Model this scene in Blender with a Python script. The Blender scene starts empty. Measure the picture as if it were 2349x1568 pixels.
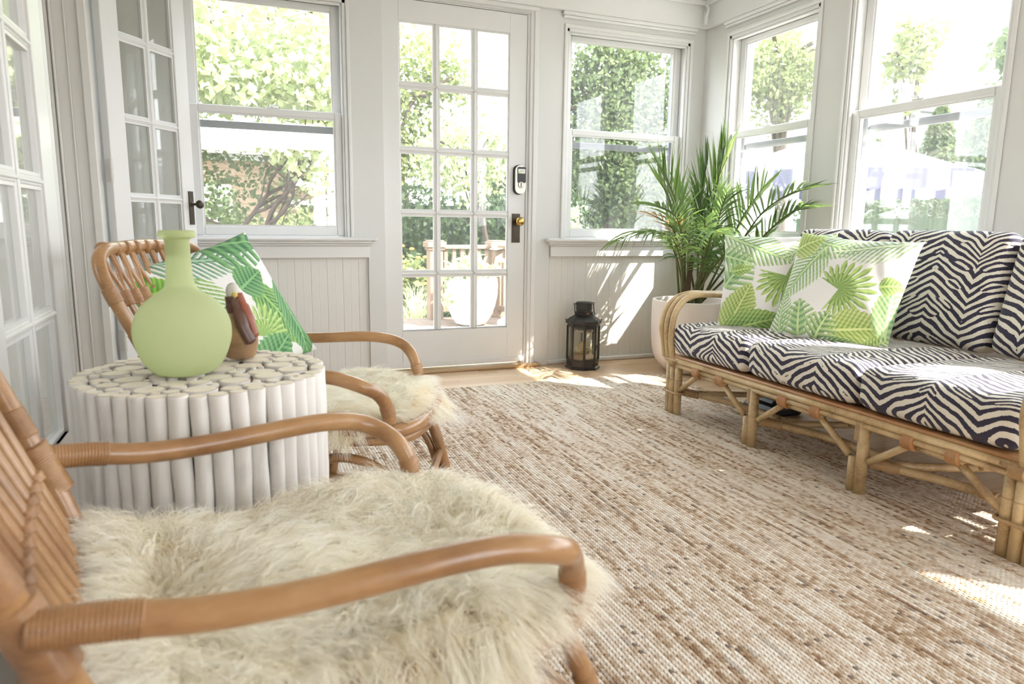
import bpy, math, random
import numpy as np
from mathutils import Vector, Matrix

random.seed(7)
rng = np.random.default_rng(11)
PI = math.pi
sc = bpy.context.scene
COL = sc.collection

# ------------------------------------------------------------------ camera
yaw, pitch, roll = 0.3804, 0.1664, 0.0124
cy_, sy_, cp_, sp_, cr_, sr_ = math.cos(yaw), math.sin(yaw), math.cos(pitch), math.sin(pitch), math.cos(roll), math.sin(roll)
fwd = Vector((sy_*cp_, cy_*cp_, -sp_))
right = Vector((cy_, -sy_, 0))
up = right.cross(fwd)
r2 = right*cr_ + up*sr_
u2 = -right*sr_ + up*cr_
CAM = Vector((0, 0, 0.86))
cam = bpy.data.objects.new('camera', bpy.data.cameras.new('camera'))
COL.objects.link(cam)
m4 = Matrix.Identity(4)
for i in range(3):
    m4[i][0], m4[i][1], m4[i][2], m4[i][3] = r2[i], u2[i], -fwd[i], CAM[i]
cam.matrix_world = m4
cam.data.sensor_width = 36
cam.data.lens = 1600/2349*36
cam.data.clip_start = 0.02
cam.data.dof.use_dof = True
cam.data.dof.focus_distance = 3.0
cam.data.dof.aperture_fstop = 4.5
sc.camera = cam

# ------------------------------------------------------------------ light
SUN = Vector((-1.0, 1.0, -1.36)).normalized()
world = bpy.data.worlds.new('sky'); sc.world = world
world.use_nodes = True
wn = world.node_tree.nodes; wl = world.node_tree.links
bg = wn['Background']
tc = wn.new('ShaderNodeTexCoord'); sep = wn.new('ShaderNodeSeparateXYZ')
wl.new(tc.outputs['Generated'], sep.inputs[0])
rmp = wn.new('ShaderNodeValToRGB')
rmp.color_ramp.elements[0].position = 0.0; rmp.color_ramp.elements[0].color = (0.95, 0.975, 1.0, 1)
rmp.color_ramp.elements[1].position = 0.7; rmp.color_ramp.elements[1].color = (0.80, 0.90, 1.0, 1)
wl.new(sep.outputs['Z'], rmp.inputs[0]); wl.new(rmp.outputs[0], bg.inputs[0])
bg.inputs[1].default_value = 5.0
sun = bpy.data.objects.new('sun', bpy.data.lights.new('sun', 'SUN'))
COL.objects.link(sun)
sun.data.energy = 11.0
sun.data.color = (1.0, 0.93, 0.82)
sun.data.angle = math.radians(0.6)
sun.rotation_euler = SUN.to_track_quat('-Z', 'Y').to_euler()
sun.location = (6, -2, 6)
# daylight portals in the wall openings (guide the sky light, emit nothing themselves)
def portal(name, loc, sx, sy, direction):
    l = bpy.data.lights.new(name, 'AREA'); l.shape = 'RECTANGLE'; l.size = sx; l.size_y = sy
    l.cycles.is_portal = True
    o = bpy.data.objects.new(name, l); COL.objects.link(o); o.location = loc
    o.rotation_euler = Vector(direction).to_track_quat('-Z', 'Z').to_euler()
sc.view_settings.view_transform = 'Standard'
sc.view_settings.look = 'None'
sc.view_settings.gamma = 1.0
sc.view_settings.use_curve_mapping = False
sc.view_settings.exposure = 1.18
sc.cycles.max_bounces = 11
sc.cycles.diffuse_bounces = 6
sc.cycles.transparent_max_bounces = 24
sc.cycles.sample_clamp_indirect = 8.0
sc.cycles.caustics_reflective = False
sc.cycles.caustics_refractive = False
sc.cycles.use_denoising = True

# ------------------------------------------------------------------ helpers
class MB:
    def __init__(s):
        s.v = []; s.f = []; s.uv = None
    def add(s, vs, fs):
        o = len(s.v); s.v.extend([tuple(map(float, p)) for p in vs])
        s.f.extend([tuple(i+o for i in f) for f in fs]); return s
    def box(s, x0, x1, y0, y1, z0, z1, bev=0.0):
        if x1 < x0: x0, x1 = x1, x0
        if y1 < y0: y0, y1 = y1, y0
        if z1 < z0: z0, z1 = z1, z0
        b = min(bev, (x1-x0)/2.2, (y1-y0)/2.2, (z1-z0)/2.2)
        if b <= 0:
            s.add([(x0,y0,z0),(x1,y0,z0),(x1,y1,z0),(x0,y1,z0),(x0,y0,z1),(x1,y0,z1),(x1,y1,z1),(x0,y1,z1)],
                  [(0,3,2,1),(4,5,6,7),(0,1,5,4),(1,2,6,5),(2,3,7,6),(3,0,4,7)])
            return s
        # chamfered box: 24 vertices
        vs = []; idx = {}
        X = (x0, x1); Y = (y0, y1); Z = (z0, z1)
        for i in (0, 1):
            for j in (0, 1):
                for k in (0, 1):
                    c = (X[i], Y[j], Z[k]); d = (b if i == 0 else -b, b if j == 0 else -b, b if k == 0 else -b)
                    for a in range(3):
                        p = [c[q] + (0 if q == a else d[q]) for q in range(3)]
                        idx[(i, j, k, a)] = len(vs); vs.append(p)
        F = []
        for a in range(3):
            o = [q for q in range(3) if q != a]
            for sgn in (0, 1):
                ring = []
                for (p, q) in ((0,0),(1,0),(1,1),(0,1)):
                    key = [0,0,0]; key[a] = sgn; key[o[0]] = p; key[o[1]] = q
                    ring.append(idx[(key[0], key[1], key[2], a)])
                if (sgn == 1) == (a != 1): F.append(tuple(ring))
                else: F.append(tuple(reversed(ring)))
        # edges
        for a in range(3):
            o = [q for q in range(3) if q != a]
            for p in (0,1):
                for q in (0,1):
                    k0 = [0,0,0]; k1 = [0,0,0]; k0[a] = 0; k1[a] = 1
                    for kk in (k0, k1): kk[o[0]] = p; kk[o[1]] = q
                    F.append((idx[(*k0, o[0])], idx[(*k1, o[0])], idx[(*k1, o[1])], idx[(*k0, o[1])]))
        for i in (0,1):
            for j in (0,1):
                for k in (0,1):
                    F.append((idx[(i,j,k,0)], idx[(i,j,k,1)], idx[(i,j,k,2)]))
        s.add(vs, F); return s
    def tube(s, pts, r, seg=10, closed=False, cap=True, flat=1.0):
        P = [Vector(p) for p in pts]; n = len(P)
        R = r if hasattr(r, '__len__') else [r]*n
        T = []
        for i in range(n):
            if closed: t = P[(i+1) % n]-P[i-1]
            else: t = P[min(i+1, n-1)]-P[max(i-1, 0)]
            T.append(t.normalized() if t.length > 1e-9 else Vector((0,0,1)))
        N = T[0].orthogonal().normalized()
        vs = []
        for i in range(n):
            N = (N - T[i]*N.dot(T[i]))
            N = N.normalized() if N.length > 1e-6 else T[i].orthogonal().normalized()
            B = T[i].cross(N)
            for k in range(seg):
                a = 2*PI*k/seg
                vs.append(P[i] + (N*math.cos(a) + B*math.sin(a)*flat)*R[i])
        fs = []
        for i in range(n if closed else n-1):
            j = (i+1) % n
            for k in range(seg):
                l = (k+1) % seg
                fs.append((i*seg+k, i*seg+l, j*seg+l, j*seg+k))
        if cap and not closed:
            fs.append(tuple(reversed(range(seg)))); fs.append(tuple((n-1)*seg+k for k in range(seg)))
        s.add(vs, fs); return s
    def lathe(s, prof, c=(0,0,0), seg=32, axis='z', a0=0.0, capb=True, capt=True, scale=(1,1)):
        vs = []; n = len(prof)
        for (r, h) in prof:
            for k in range(seg):
                a = a0 + 2*PI*k/seg
                x, y = r*math.cos(a)*scale[0], r*math.sin(a)*scale[1]
                if axis == 'z': p = (c[0]+x, c[1]+y, c[2]+h)
                elif axis == 'y': p = (c[0]+x, c[1]+h, c[2]-y)
                else: p = (c[0]+h, c[1]+x, c[2]+y)
                vs.append(p)
        fs = []
        for i in range(n-1):
            for k in range(seg):
                l = (k+1) % seg
                fs.append((i*seg+k, i*seg+l, (i+1)*seg+l, (i+1)*seg+k))
        if capb: fs.append(tuple(reversed(range(seg))))
        if capt: fs.append(tuple((n-1)*seg+k for k in range(seg)))
        s.add(vs, fs); return s
    def ell(s, c, r, seg=16, rings=10, M=None):
        vs = []; fs = []
        for i in range(rings+1):
            t = PI*i/rings
            for k in range(seg):
                a = 2*PI*k/seg
                p = Vector((r[0]*math.sin(t)*math.cos(a), r[1]*math.sin(t)*math.sin(a), r[2]*math.cos(t)))
                if M is not None: p = M @ p
                vs.append(p + Vector(c))
        for i in range(rings):
            for k in range(seg):
                l = (k+1) % seg
                fs.append((i*seg+k, (i+1)*seg+k, (i+1)*seg+l, i*seg+l))
        s.add(vs, fs); return s
    def prism(s, poly, z0, z1):           # polygon (x,y) extruded in z
        n = len(poly)
        vs = [(x, y, z0) for x, y in poly] + [(x, y, z1) for x, y in poly]
        fs = [tuple(reversed(range(n))), tuple(range(n, 2*n))] + [(i, (i+1) % n, n+(i+1) % n, n+i) for i in range(n)]
        s.add(vs, fs); return s
    def build(s, name, mat=None, parent=None, smooth=False, angle=None):
        me = bpy.data.meshes.new(name); me.from_pydata(s.v, [], s.f); me.update()
        if smooth: me.shade_smooth()
        if angle is not None:
            me.shade_smooth()
            try: me.set_sharp_from_angle(angle=math.radians(angle))
            except Exception: pass
        o = bpy.data.objects.new(name, me); COL.objects.link(o)
        if mat is not None: me.materials.append(mat)
        if parent is not None: o.parent = parent
        return o

def npmesh(name, V, F, mat=None, parent=None, smooth=True, attrs=None):
    V = np.asarray(V, dtype=np.float32); F = np.asarray(F, dtype=np.int32)
    k = F.shape[1]
    me = bpy.data.meshes.new(name)
    me.vertices.add(len(V)); me.vertices.foreach_set('co', V.ravel())
    me.loops.add(F.size); me.loops.foreach_set('vertex_index', F.ravel())
    me.polygons.add(len(F)); me.polygons.foreach_set('loop_start', np.arange(0, F.size, k, dtype=np.int32))
    me.update(calc_edges=True)
    if smooth: me.shade_smooth()
    if attrs:
        for nm, (typ, data) in attrs.items():
            a = me.attributes.new(nm, typ, 'POINT')
            a.data.foreach_set('color' if 'COLOR' in typ else 'value', np.asarray(data, dtype=np.float32).ravel())
    o = bpy.data.objects.new(name, me); COL.objects.link(o)
    if mat is not None: me.materials.append(mat)
    if parent is not None: o.parent = parent
    return o

def cr(pts, n=8, closed=False):
    """Catmull-Rom through points"""
    P = [Vector(p) for p in pts]; out = []; N = len(P)
    segs = N if closed else N-1
    for i in range(segs):
        if closed: p0, p1, p2, p3 = P[i-1], P[i], P[(i+1) % N], P[(i+2) % N]
        else: p0, p1, p2, p3 = P[max(i-1, 0)], P[i], P[i+1], P[min(i+2, N-1)]
        for j in range(n):
            t = j/n
            out.append(0.5*((2*p1)+(-p0+p2)*t+(2*p0-5*p1+4*p2-p3)*t*t+(-p0+3*p1-3*p2+p3)*t**3))
    if not closed: out.append(P[-1])
    return out

def empty(name, loc, rz=0.0):
    o = bpy.data.objects.new(name, None); COL.objects.link(o); o.location = loc; o.rotation_euler = (0, 0, rz)
    o.empty_display_size = 0.1
    return o
def tag(o, label=None, cat=None, group=None, kind=None):
    if label: o['label'] = label
    if cat: o['category'] = cat
    if group: o['group'] = group
    if kind: o['kind'] = kind
    return o
def structure(o, label=None): 
    o['kind'] = 'structure'
    if label: o['label'] = label
    return o
def copy_tree(o, parent=None):
    c = o.copy(); COL.objects.link(c)
    if parent is not None: c.parent = parent
    for ch in list(o.children): copy_tree(ch, c)
    return c

# ------------------------------------------------------------------ materials
def mat(name):
    m = bpy.data.materials.new(name); m.use_nodes = True
    nt = m.node_tree; b = nt.nodes['Principled BSDF']
    return m, nt, b
def N(nt, t, **kw):
    n = nt.nodes.new(t)
    for k, v in kw.items():
        setattr(n, k, v)
    return n
def math_n(nt, op, a, b=None, c=None, clamp=False):
    n = nt.nodes.new('ShaderNodeMath'); n.operation = op; n.use_clamp = clamp
    for i, x in enumerate((a, b, c)):
        if x is None: continue
        if isinstance(x, (int, float)): n.inputs[i].default_value = x
        else: nt.links.new(x, n.inputs[i])
    return n.outputs[0]
def ramp(nt, fac, stops, interp='LINEAR'):
    n = nt.nodes.new('ShaderNodeValToRGB'); n.color_ramp.interpolation = interp
    e = n.color_ramp.elements
    while len(e) < len(stops): e.new(0.5)
    for i, (p, c) in enumerate(stops):
        e[i].position = p; e[i].color = (*c, 1)
    nt.links.new(fac, n.inputs[0]); return n.outputs[0]
def noise(nt, vec, scale, detail=3, rough=0.5, dim='3D'):
    n = nt.nodes.new('ShaderNodeTexNoise'); n.inputs['Scale'].default_value = scale
    n.inputs['Detail'].default_value = detail; n.inputs['Roughness'].default_value = rough
    if vec is not None: nt.links.new(vec, n.inputs['Vector'])
    return n.outputs['Fac']
def mapping(nt, vec, scale=(1,1,1), loc=(0,0,0), rot=(0,0,0)):
    n = nt.nodes.new('ShaderNodeMapping'); nt.links.new(vec, n.inputs['Vector'])
    n.inputs['Scale'].default_value = scale; n.inputs['Location'].default_value = loc; n.inputs['Rotation'].default_value = rot
    return n.outputs[0]
def bump(nt, b, h, strength=0.3, dist=0.01):
    n = nt.nodes.new('ShaderNodeBump'); n.inputs['Strength'].default_value = strength; n.inputs['Distance'].default_value = dist
    nt.links.new(h, n.inputs['Height']); nt.links.new(n.outputs[0], b.inputs['Normal'])
def objc(nt):
    return nt.nodes.new('ShaderNodeTexCoord').outputs['Object']
def mix(nt, f, a, b):
    n = nt.nodes.new('ShaderNodeMix'); n.data_type = 'RGBA'
    for s_, x in ((n.inputs['Factor'], f), (n.inputs['A'], a), (n.inputs['B'], b)):
        if isinstance(x, (int, float)): s_.default_value = x
        elif isinstance(x, tuple): s_.default_value = (*x, 1)
        else: nt.links.new(x, s_)
    return n.outputs['Result']

def paint(name, col, rough=0.4, b_s=0.05, bscale=60):
    m, nt, b = mat(name); o = objc(nt)
    n1 = noise(nt, o, 3, 3)
    c = mix(nt, n1, tuple(x*0.97 for x in col), tuple(min(1, x*1.02) for x in col))
    nt.links.new(c, b.inputs['Base Color']); b.inputs['Roughness'].default_value = rough
    bump(nt, b, noise(nt, mapping(nt, o, (1, 1, 0.25)), bscale, 3), b_s, 0.005)
    return m
def plain(name, col, rough=0.5, metal=0.0, **kw):
    m, nt, b = mat(name); b.inputs['Base Color'].default_value = (*col, 1)
    b.inputs['Roughness'].default_value = rough; b.inputs['Metallic'].default_value = metal
    o = objc(nt); n1 = noise(nt, o, kw.get('ns', 25), 3)
    c = mix(nt, n1, tuple(x*(1-kw.get('var', 0.06)) for x in col), tuple(min(1, x*(1+kw.get('var', 0.06))) for x in col))
    nt.links.new(c, b.inputs['Base Color'])
    return m

M = {}
M['paint'] = paint('white_gloss_paint', (0.72, 0.72, 0.715), 0.33)
M['wall'] = paint('wall_paint', (0.665, 0.665, 0.655), 0.42)
M['ceiling'] = paint('ceiling_paint', (0.80, 0.80, 0.79), 0.6)
M['trimshade'] = paint('cream_trim_paint', (0.66, 0.64, 0.61), 0.4)
M['bead'] = paint('beadboard_paint', (0.71, 0.70, 0.67), 0.38)

def glass_mat(name, tint=(1, 1, 1), dust=0.05, streak=0.0, ior=1.5):
    m = bpy.data.materials.new(name); m.use_nodes = True; nt = m.node_tree; nt.nodes.clear()
    out = N(nt, 'ShaderNodeOutputMaterial'); tr = N(nt, 'ShaderNodeBsdfTransparent'); gl = N(nt, 'ShaderNodeBsdfGlossy')
    tr.inputs[0].default_value = (*tint, 1); gl.inputs['Roughness'].default_value = 0.02
    ge = N(nt, 'ShaderNodeNewGeometry'); dt = N(nt, 'ShaderNodeVectorMath', operation='DOT_PRODUCT')
    nt.links.new(ge.outputs['Incoming'], dt.inputs[0]); nt.links.new(ge.outputs['Normal'], dt.inputs[1])
    om = math_n(nt, 'SUBTRACT', 1.0, math_n(nt, 'ABSOLUTE', dt.outputs['Value']), clamp=True)
    f0 = ((ior-1)/(ior+1))**2
    fr_o = math_n(nt, 'ADD', f0, math_n(nt, 'MULTIPLY', math_n(nt, 'POWER', om, 5.0), 1-f0), clamp=True)
    mx = N(nt, 'ShaderNodeMixShader'); nt.links.new(fr_o, mx.inputs[0]); nt.links.new(tr.outputs[0], mx.inputs[1]); nt.links.new(gl.outputs[0], mx.inputs[2])
    df = N(nt, 'ShaderNodeBsdfDiffuse'); df.inputs[0].default_value = (0.9, 0.9, 0.88, 1)
    tl = N(nt, 'ShaderNodeBsdfTranslucent'); tl.inputs[0].default_value = (0.9, 0.9, 0.88, 1)
    m2 = N(nt, 'ShaderNodeMixShader'); m2.inputs[0].default_value = 0.6; nt.links.new(df.outputs[0], m2.inputs[1]); nt.links.new(tl.outputs[0], m2.inputs[2])
    o = objc(nt)
    n1 = noise(nt, mapping(nt, o, (55, 55, 1.6)), 1.0, 4, 0.6)
    n2 = noise(nt, o, 260, 2)
    n3 = noise(nt, o, 2.2, 2)
    f = math_n(nt, 'MULTIPLY', math_n(nt, 'POWER', n1, 3.0), 3.0*streak)
    f = math_n(nt, 'ADD', f, math_n(nt, 'MULTIPLY', n3, dust*1.6))
    f = math_n(nt, 'ADD', f, math_n(nt, 'MULTIPLY', math_n(nt, 'GREATER_THAN', n2, 0.70), dust*1.5), clamp=True)
    m3 = N(nt, 'ShaderNodeMixShader'); nt.links.new(f, m3.inputs[0]); nt.links.new(mx.outputs[0], m3.inputs[1]); nt.links.new(m2.outputs[0], m3.inputs[2])
    nt.links.new(m3.outputs[0], out.inputs[0])
    return m
M['glass'] = glass_mat('window_glass', dust=0.016, streak=0.035)
M['glass_clean'] = glass_mat('door_glass', dust=0.02, streak=0.03)
M['glass_french'] = glass_mat('french_door_glass', tint=(0.97, 0.975, 0.95), dust=0.03, streak=0.02, ior=1.55)
M['glass_lantern'] = glass_mat('lantern_glass', tint=(0.92, 0.91, 0.86), dust=0.05)

def wood(name, c1, c2, rough, scale=(2, 40, 40), bs=0.05):
    m, nt, b = mat(name); o = objc(nt)
    n1 = noise(nt, mapping(nt, o, scale), 1.0, 5, 0.6)
    nt.links.new(ramp(nt, n1, [(0.3, c1), (0.7, c2)]), b.inputs['Base Color'])
    b.inputs['Roughness'].default_value = rough; bump(nt, b, n1, bs, 0.004)
    return m

def floor_mat():
    m, nt, b = mat('oak_strip_floor'); o = objc(nt); s = N(nt, 'ShaderNodeSeparateXYZ'); nt.links.new(o, s.inputs[0])
    row = math_n(nt, 'DIVIDE', s.outputs[1], 0.057)
    ri = math_n(nt, 'FLOOR', row); fy = math_n(nt, 'FRACT', row)
    wn_ = N(nt, 'ShaderNodeTexWhiteNoise', noise_dimensions='1D'); nt.links.new(ri, wn_.inputs['W'])
    xo = math_n(nt, 'ADD', math_n(nt, 'DIVIDE', s.outputs[0], 0.9), math_n(nt, 'MULTIPLY', wn_.outputs[0], 7.3))
    pi_ = math_n(nt, 'FLOOR', xo); fx = math_n(nt, 'FRACT', xo)
    w2 = N(nt, 'ShaderNodeTexWhiteNoise', noise_dimensions='2D')
    cb = N(nt, 'ShaderNodeCombineXYZ'); nt.links.new(ri, cb.inputs[0]); nt.links.new(pi_, cb.inputs[1]); nt.links.new(cb.outputs[0], w2.inputs['Vector'])
    g = N(nt, 'ShaderNodeCombineXYZ'); nt.links.new(math_n(nt, 'MULTIPLY', s.outputs[0], 3.0), g.inputs[0]); nt.links.new(math_n(nt, 'MULTIPLY', s.outputs[1], 90.0), g.inputs[1]); nt.links.new(math_n(nt, 'MULTIPLY', w2.outputs[0], 40), g.inputs[2])
    n1 = noise(nt, g.outputs[0], 1.0, 5, 0.62)
    t = math_n(nt, 'ADD', math_n(nt, 'MULTIPLY', n1, 0.65), math_n(nt, 'MULTIPLY', w2.outputs[0], 0.35))
    c = ramp(nt, t, [(0.25, (0.50, 0.33, 0.19)), (0.5, (0.63, 0.46, 0.30)), (0.8, (0.72, 0.56, 0.40))])
    seam = math_n(nt, 'MAXIMUM', math_n(nt, 'LESS_THAN', fy, 0.025), math_n(nt, 'LESS_THAN', fx, 0.003))
    c = mix(nt, math_n(nt, 'MULTIPLY', seam, 0.65), c, (0.16, 0.08, 0.04))
    nt.links.new(c, b.inputs['Base Color']); b.inputs['Roughness'].default_value = 0.32
    bump(nt, b, math_n(nt, 'SUBTRACT', math_n(nt, 'MULTIPLY', n1, 0.15), seam), 0.15, 0.004)
    return m
M['floor'] = floor_mat()

def rug_mat():
    m, nt, b = mat('braided_jute'); o = objc(nt); s = N(nt, 'ShaderNodeSeparateXYZ'); nt.links.new(o, s.inputs[0])
    wob = math_n(nt, 'MULTIPLY', math_n(nt, 'SUBTRACT', noise(nt, mapping(nt, o, (1.5, 2.5, 1)), 1.0, 2), 0.5), 0.018)
    x = math_n(nt, 'ADD', s.outputs[0], wob)
    row = math_n(nt, 'DIVIDE', x, 0.0105); ri = math_n(nt, 'FLOOR', row); fx = math_n(nt, 'FRACT', row)
    par = math_n(nt, 'MULTIPLY', math_n(nt, 'FRACT', math_n(nt, 'MULTIPLY', ri, 0.5)), 1.0)
    cx = math_n(nt, 'ABSOLUTE', math_n(nt, 'SUBTRACT', fx, 0.5))
    wr = N(nt, 'ShaderNodeTexWhiteNoise', noise_dimensions='1D'); nt.links.new(ri, wr.inputs['W'])
    yy = math_n(nt, 'ADD', math_n(nt, 'DIVIDE', s.outputs[1], 0.0125), math_n(nt, 'ADD', math_n(nt, 'MULTIPLY', wr.outputs[0], 0.35), par))
    yy = math_n(nt, 'ADD', yy, math_n(nt, 'MULTIPLY', cx, 0.7))
    si = math_n(nt, 'FLOOR', yy); fs = math_n(nt, 'FRACT', yy)
    # braid height
    hx = math_n(nt, 'SUBTRACT', 1.0, math_n(nt, 'POWER', math_n(nt, 'MULTIPLY', cx, 2.0), 2.4))
    hy = math_n(nt, 'SINE', math_n(nt, 'MULTIPLY', fs, PI))
    h = math_n(nt, 'MULTIPLY', hx, math_n(nt, 'ADD', 0.25, math_n(nt, 'MULTIPLY', hy, 0.75)))
    fib = noise(nt, mapping(nt, o, (900, 300, 1)), 1.0, 2)
    h2 = math_n(nt, 'ADD', h, math_n(nt, 'MULTIPLY', fib, 0.25))
    # colour: long streaks along y per row, per-stitch speckle
    g = N(nt, 'ShaderNodeCombineXYZ'); nt.links.new(math_n(nt, 'MULTIPLY', ri, 0.55), g.inputs[0]); nt.links.new(math_n(nt, 'MULTIPLY', s.outputs[1], 2.6), g.inputs[1])
    streak = noise(nt, g.outputs[0], 1.0, 5, 0.68)
    g2 = N(nt, 'ShaderNodeCombineXYZ'); nt.links.new(math_n(nt, 'MULTIPLY', s.outputs[0], 7.0), g2.inputs[0]); nt.links.new(math_n(nt, 'MULTIPLY', s.outputs[1], 0.5), g2.inputs[1])
    band = noise(nt, g2.outputs[0], 1.0, 2)
    cb = N(nt, 'ShaderNodeCombineXYZ'); nt.links.new(ri, cb.inputs[0]); nt.links.new(si, cb.inputs[1])
    w2 = N(nt, 'ShaderNodeTexWhiteNoise', noise_dimensions='2D'); nt.links.new(cb.outputs[0], w2.inputs['Vector'])
    t = math_n(nt, 'ADD', math_n(nt, 'MULTIPLY', streak, 0.90), math_n(nt, 'ADD', math_n(nt, 'MULTIPLY', band, 0.25), math_n(nt, 'MULTIPLY', w2.outputs[0], 0.16)))
    c = ramp(nt, t, [(0.47, (0.27, 0.155, 0.09)), (0.55, (0.47, 0.32, 0.20)), (0.635, (0.73, 0.58, 0.45)), (0.76, (0.90, 0.81, 0.70))])
    gm = N(nt, 'ShaderNodeCombineXYZ'); nt.links.new(ri, gm.inputs[0]); nt.links.new(math_n(nt, 'MULTIPLY', s.outputs[1], 9), gm.inputs[1])
    grey = noise(nt, gm.outputs[0], 0.6, 2)
    c = mix(nt, math_n(nt, 'MULTIPLY', math_n(nt, 'GREATER_THAN', grey, 0.66), 0.5), c, (0.33, 0.29, 0.25))
    dark = math_n(nt, 'MULTIPLY', math_n(nt, 'GREATER_THAN', w2.outputs[0], 0.985), math_n(nt, 'LESS_THAN', streak, 0.58))
    c = mix(nt, math_n(nt, 'MULTIPLY', dark, 0.8), c, (0.10, 0.05, 0.03))
    c = mix(nt, math_n(nt, 'MULTIPLY', math_n(nt, 'POWER', math_n(nt, 'SUBTRACT', 1.0, hx), 3.0), 0.35), c, (0.18, 0.10, 0.06))
    nt.links.new(c, b.inputs['Base Color']); b.inputs['Roughness'].default_value = 0.9
    b.inputs['Specular IOR Level'].default_value = 0.15
    bump(nt, b, h2, 1.0, 0.005)
    return m
M['rug'] = rug_mat()

def rattan(name, c1, c2, c3, rough=0.28, node_gap=0.0):
    m, nt, b = mat(name); o = objc(nt)
    n1 = noise(nt, mapping(nt, o, (9, 9, 9)), 1.0, 4, 0.6)
    n2 = noise(nt, mapping(nt, o, (12, 160, 160)), 1.0, 3, 0.6)
    t = math_n(nt, 'ADD', math_n(nt, 'MULTIPLY', n1, 0.75), math_n(nt, 'MULTIPLY', n2, 0.25))
    c = ramp(nt, t, [(0.32, c1), (0.5, c2), (0.7, c3)])
    nt.links.new(c, b.inputs['Base Color']); b.inputs['Roughness'].default_value = rough
    b.inputs['Coat Weight'].default_value = 0.25; b.inputs['Coat Roughness'].default_value = 0.2
    bump(nt, b, n2, 0.06, 0.003)
    return m
M['rattan'] = rattan('honey_rattan', (0.24, 0.112, 0.043), (0.37, 0.195, 0.082), (0.47, 0.275, 0.13))
M['rattan_wrap'] = rattan('rattan_binding', (0.21, 0.095, 0.036), (0.33, 0.165, 0.066), (0.45, 0.26, 0.12), 0.4)
M['bamboo'] = rattan('aged_bamboo', (0.28, 0.17, 0.08), (0.52, 0.37, 0.19), (0.66, 0.51, 0.30), 0.38)
M['bamboo_wrap'] = rattan('bamboo_binding', (0.26, 0.14, 0.06), (0.40, 0.25, 0.12), (0.50, 0.34, 0.18), 0.5)
M['bamboo_orange'] = rattan('worn_rail_top', (0.36, 0.15, 0.05), (0.45, 0.22, 0.09), (0.50, 0.30, 0.14), 0.4)

def birch(name, base):
    m, nt, b = mat(name); o = objc(nt)
    n1 = noise(nt, mapping(nt, o, (30, 30, 4)), 1.0, 4, 0.6)
    n2 = noise(nt, o, 9, 3)
    t = math_n(nt, 'ADD', math_n(nt, 'MULTIPLY', n1, 0.5), math_n(nt, 'MULTIPLY', n2, 0.5))
    c = ramp(nt, t, [(0.30, tuple(x*0.72 for x in base)), (0.45, base), (0.8, tuple(min(1, x*1.06) for x in base))])
    nt.links.new(c, b.inputs['Base Color']); b.inputs['Roughness'].default_value = 0.7
    bump(nt, b, n1, 0.25, 0.006)
    return m
M['birch'] = birch('whitewashed_branch', (0.80, 0.775, 0.75))
def birch_top():
    m, nt, b = mat('cut_branch_end')
    at = N(nt, 'ShaderNodeAttribute', attribute_name='ring'); f = at.outputs['Fac']
    o = objc(nt)
    rg = math_n(nt, 'MULTIPLY', math_n(nt, 'SINE', math_n(nt, 'MULTIPLY', f, 38.0)), 0.10)
    t = math_n(nt, 'ADD', math_n(nt, 'ADD', math_n(nt, 'MULTIPLY', noise(nt, o, 45, 3), 0.5), 0.35), rg)
    c = ramp(nt, t, [(0.3, (0.70, 0.60, 0.46)), (0.55, (0.82, 0.75, 0.62)), (0.8, (0.88, 0.83, 0.73))])
    edge = ramp(nt, f, [(0.90, (0, 0, 0)), (1.0, (1, 1, 1))])
    c2 = mix(nt, edge, c, (0.30, 0.17, 0.08))
    nt.links.new(c2, b.inputs['Base Color']); b.inputs['Roughness'].default_value = 0.75
    return m
M['birch_top'] = birch_top()
M['table_core'] = plain('dark_gap_wood', (0.12, 0.065, 0.035), 0.9)

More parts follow.
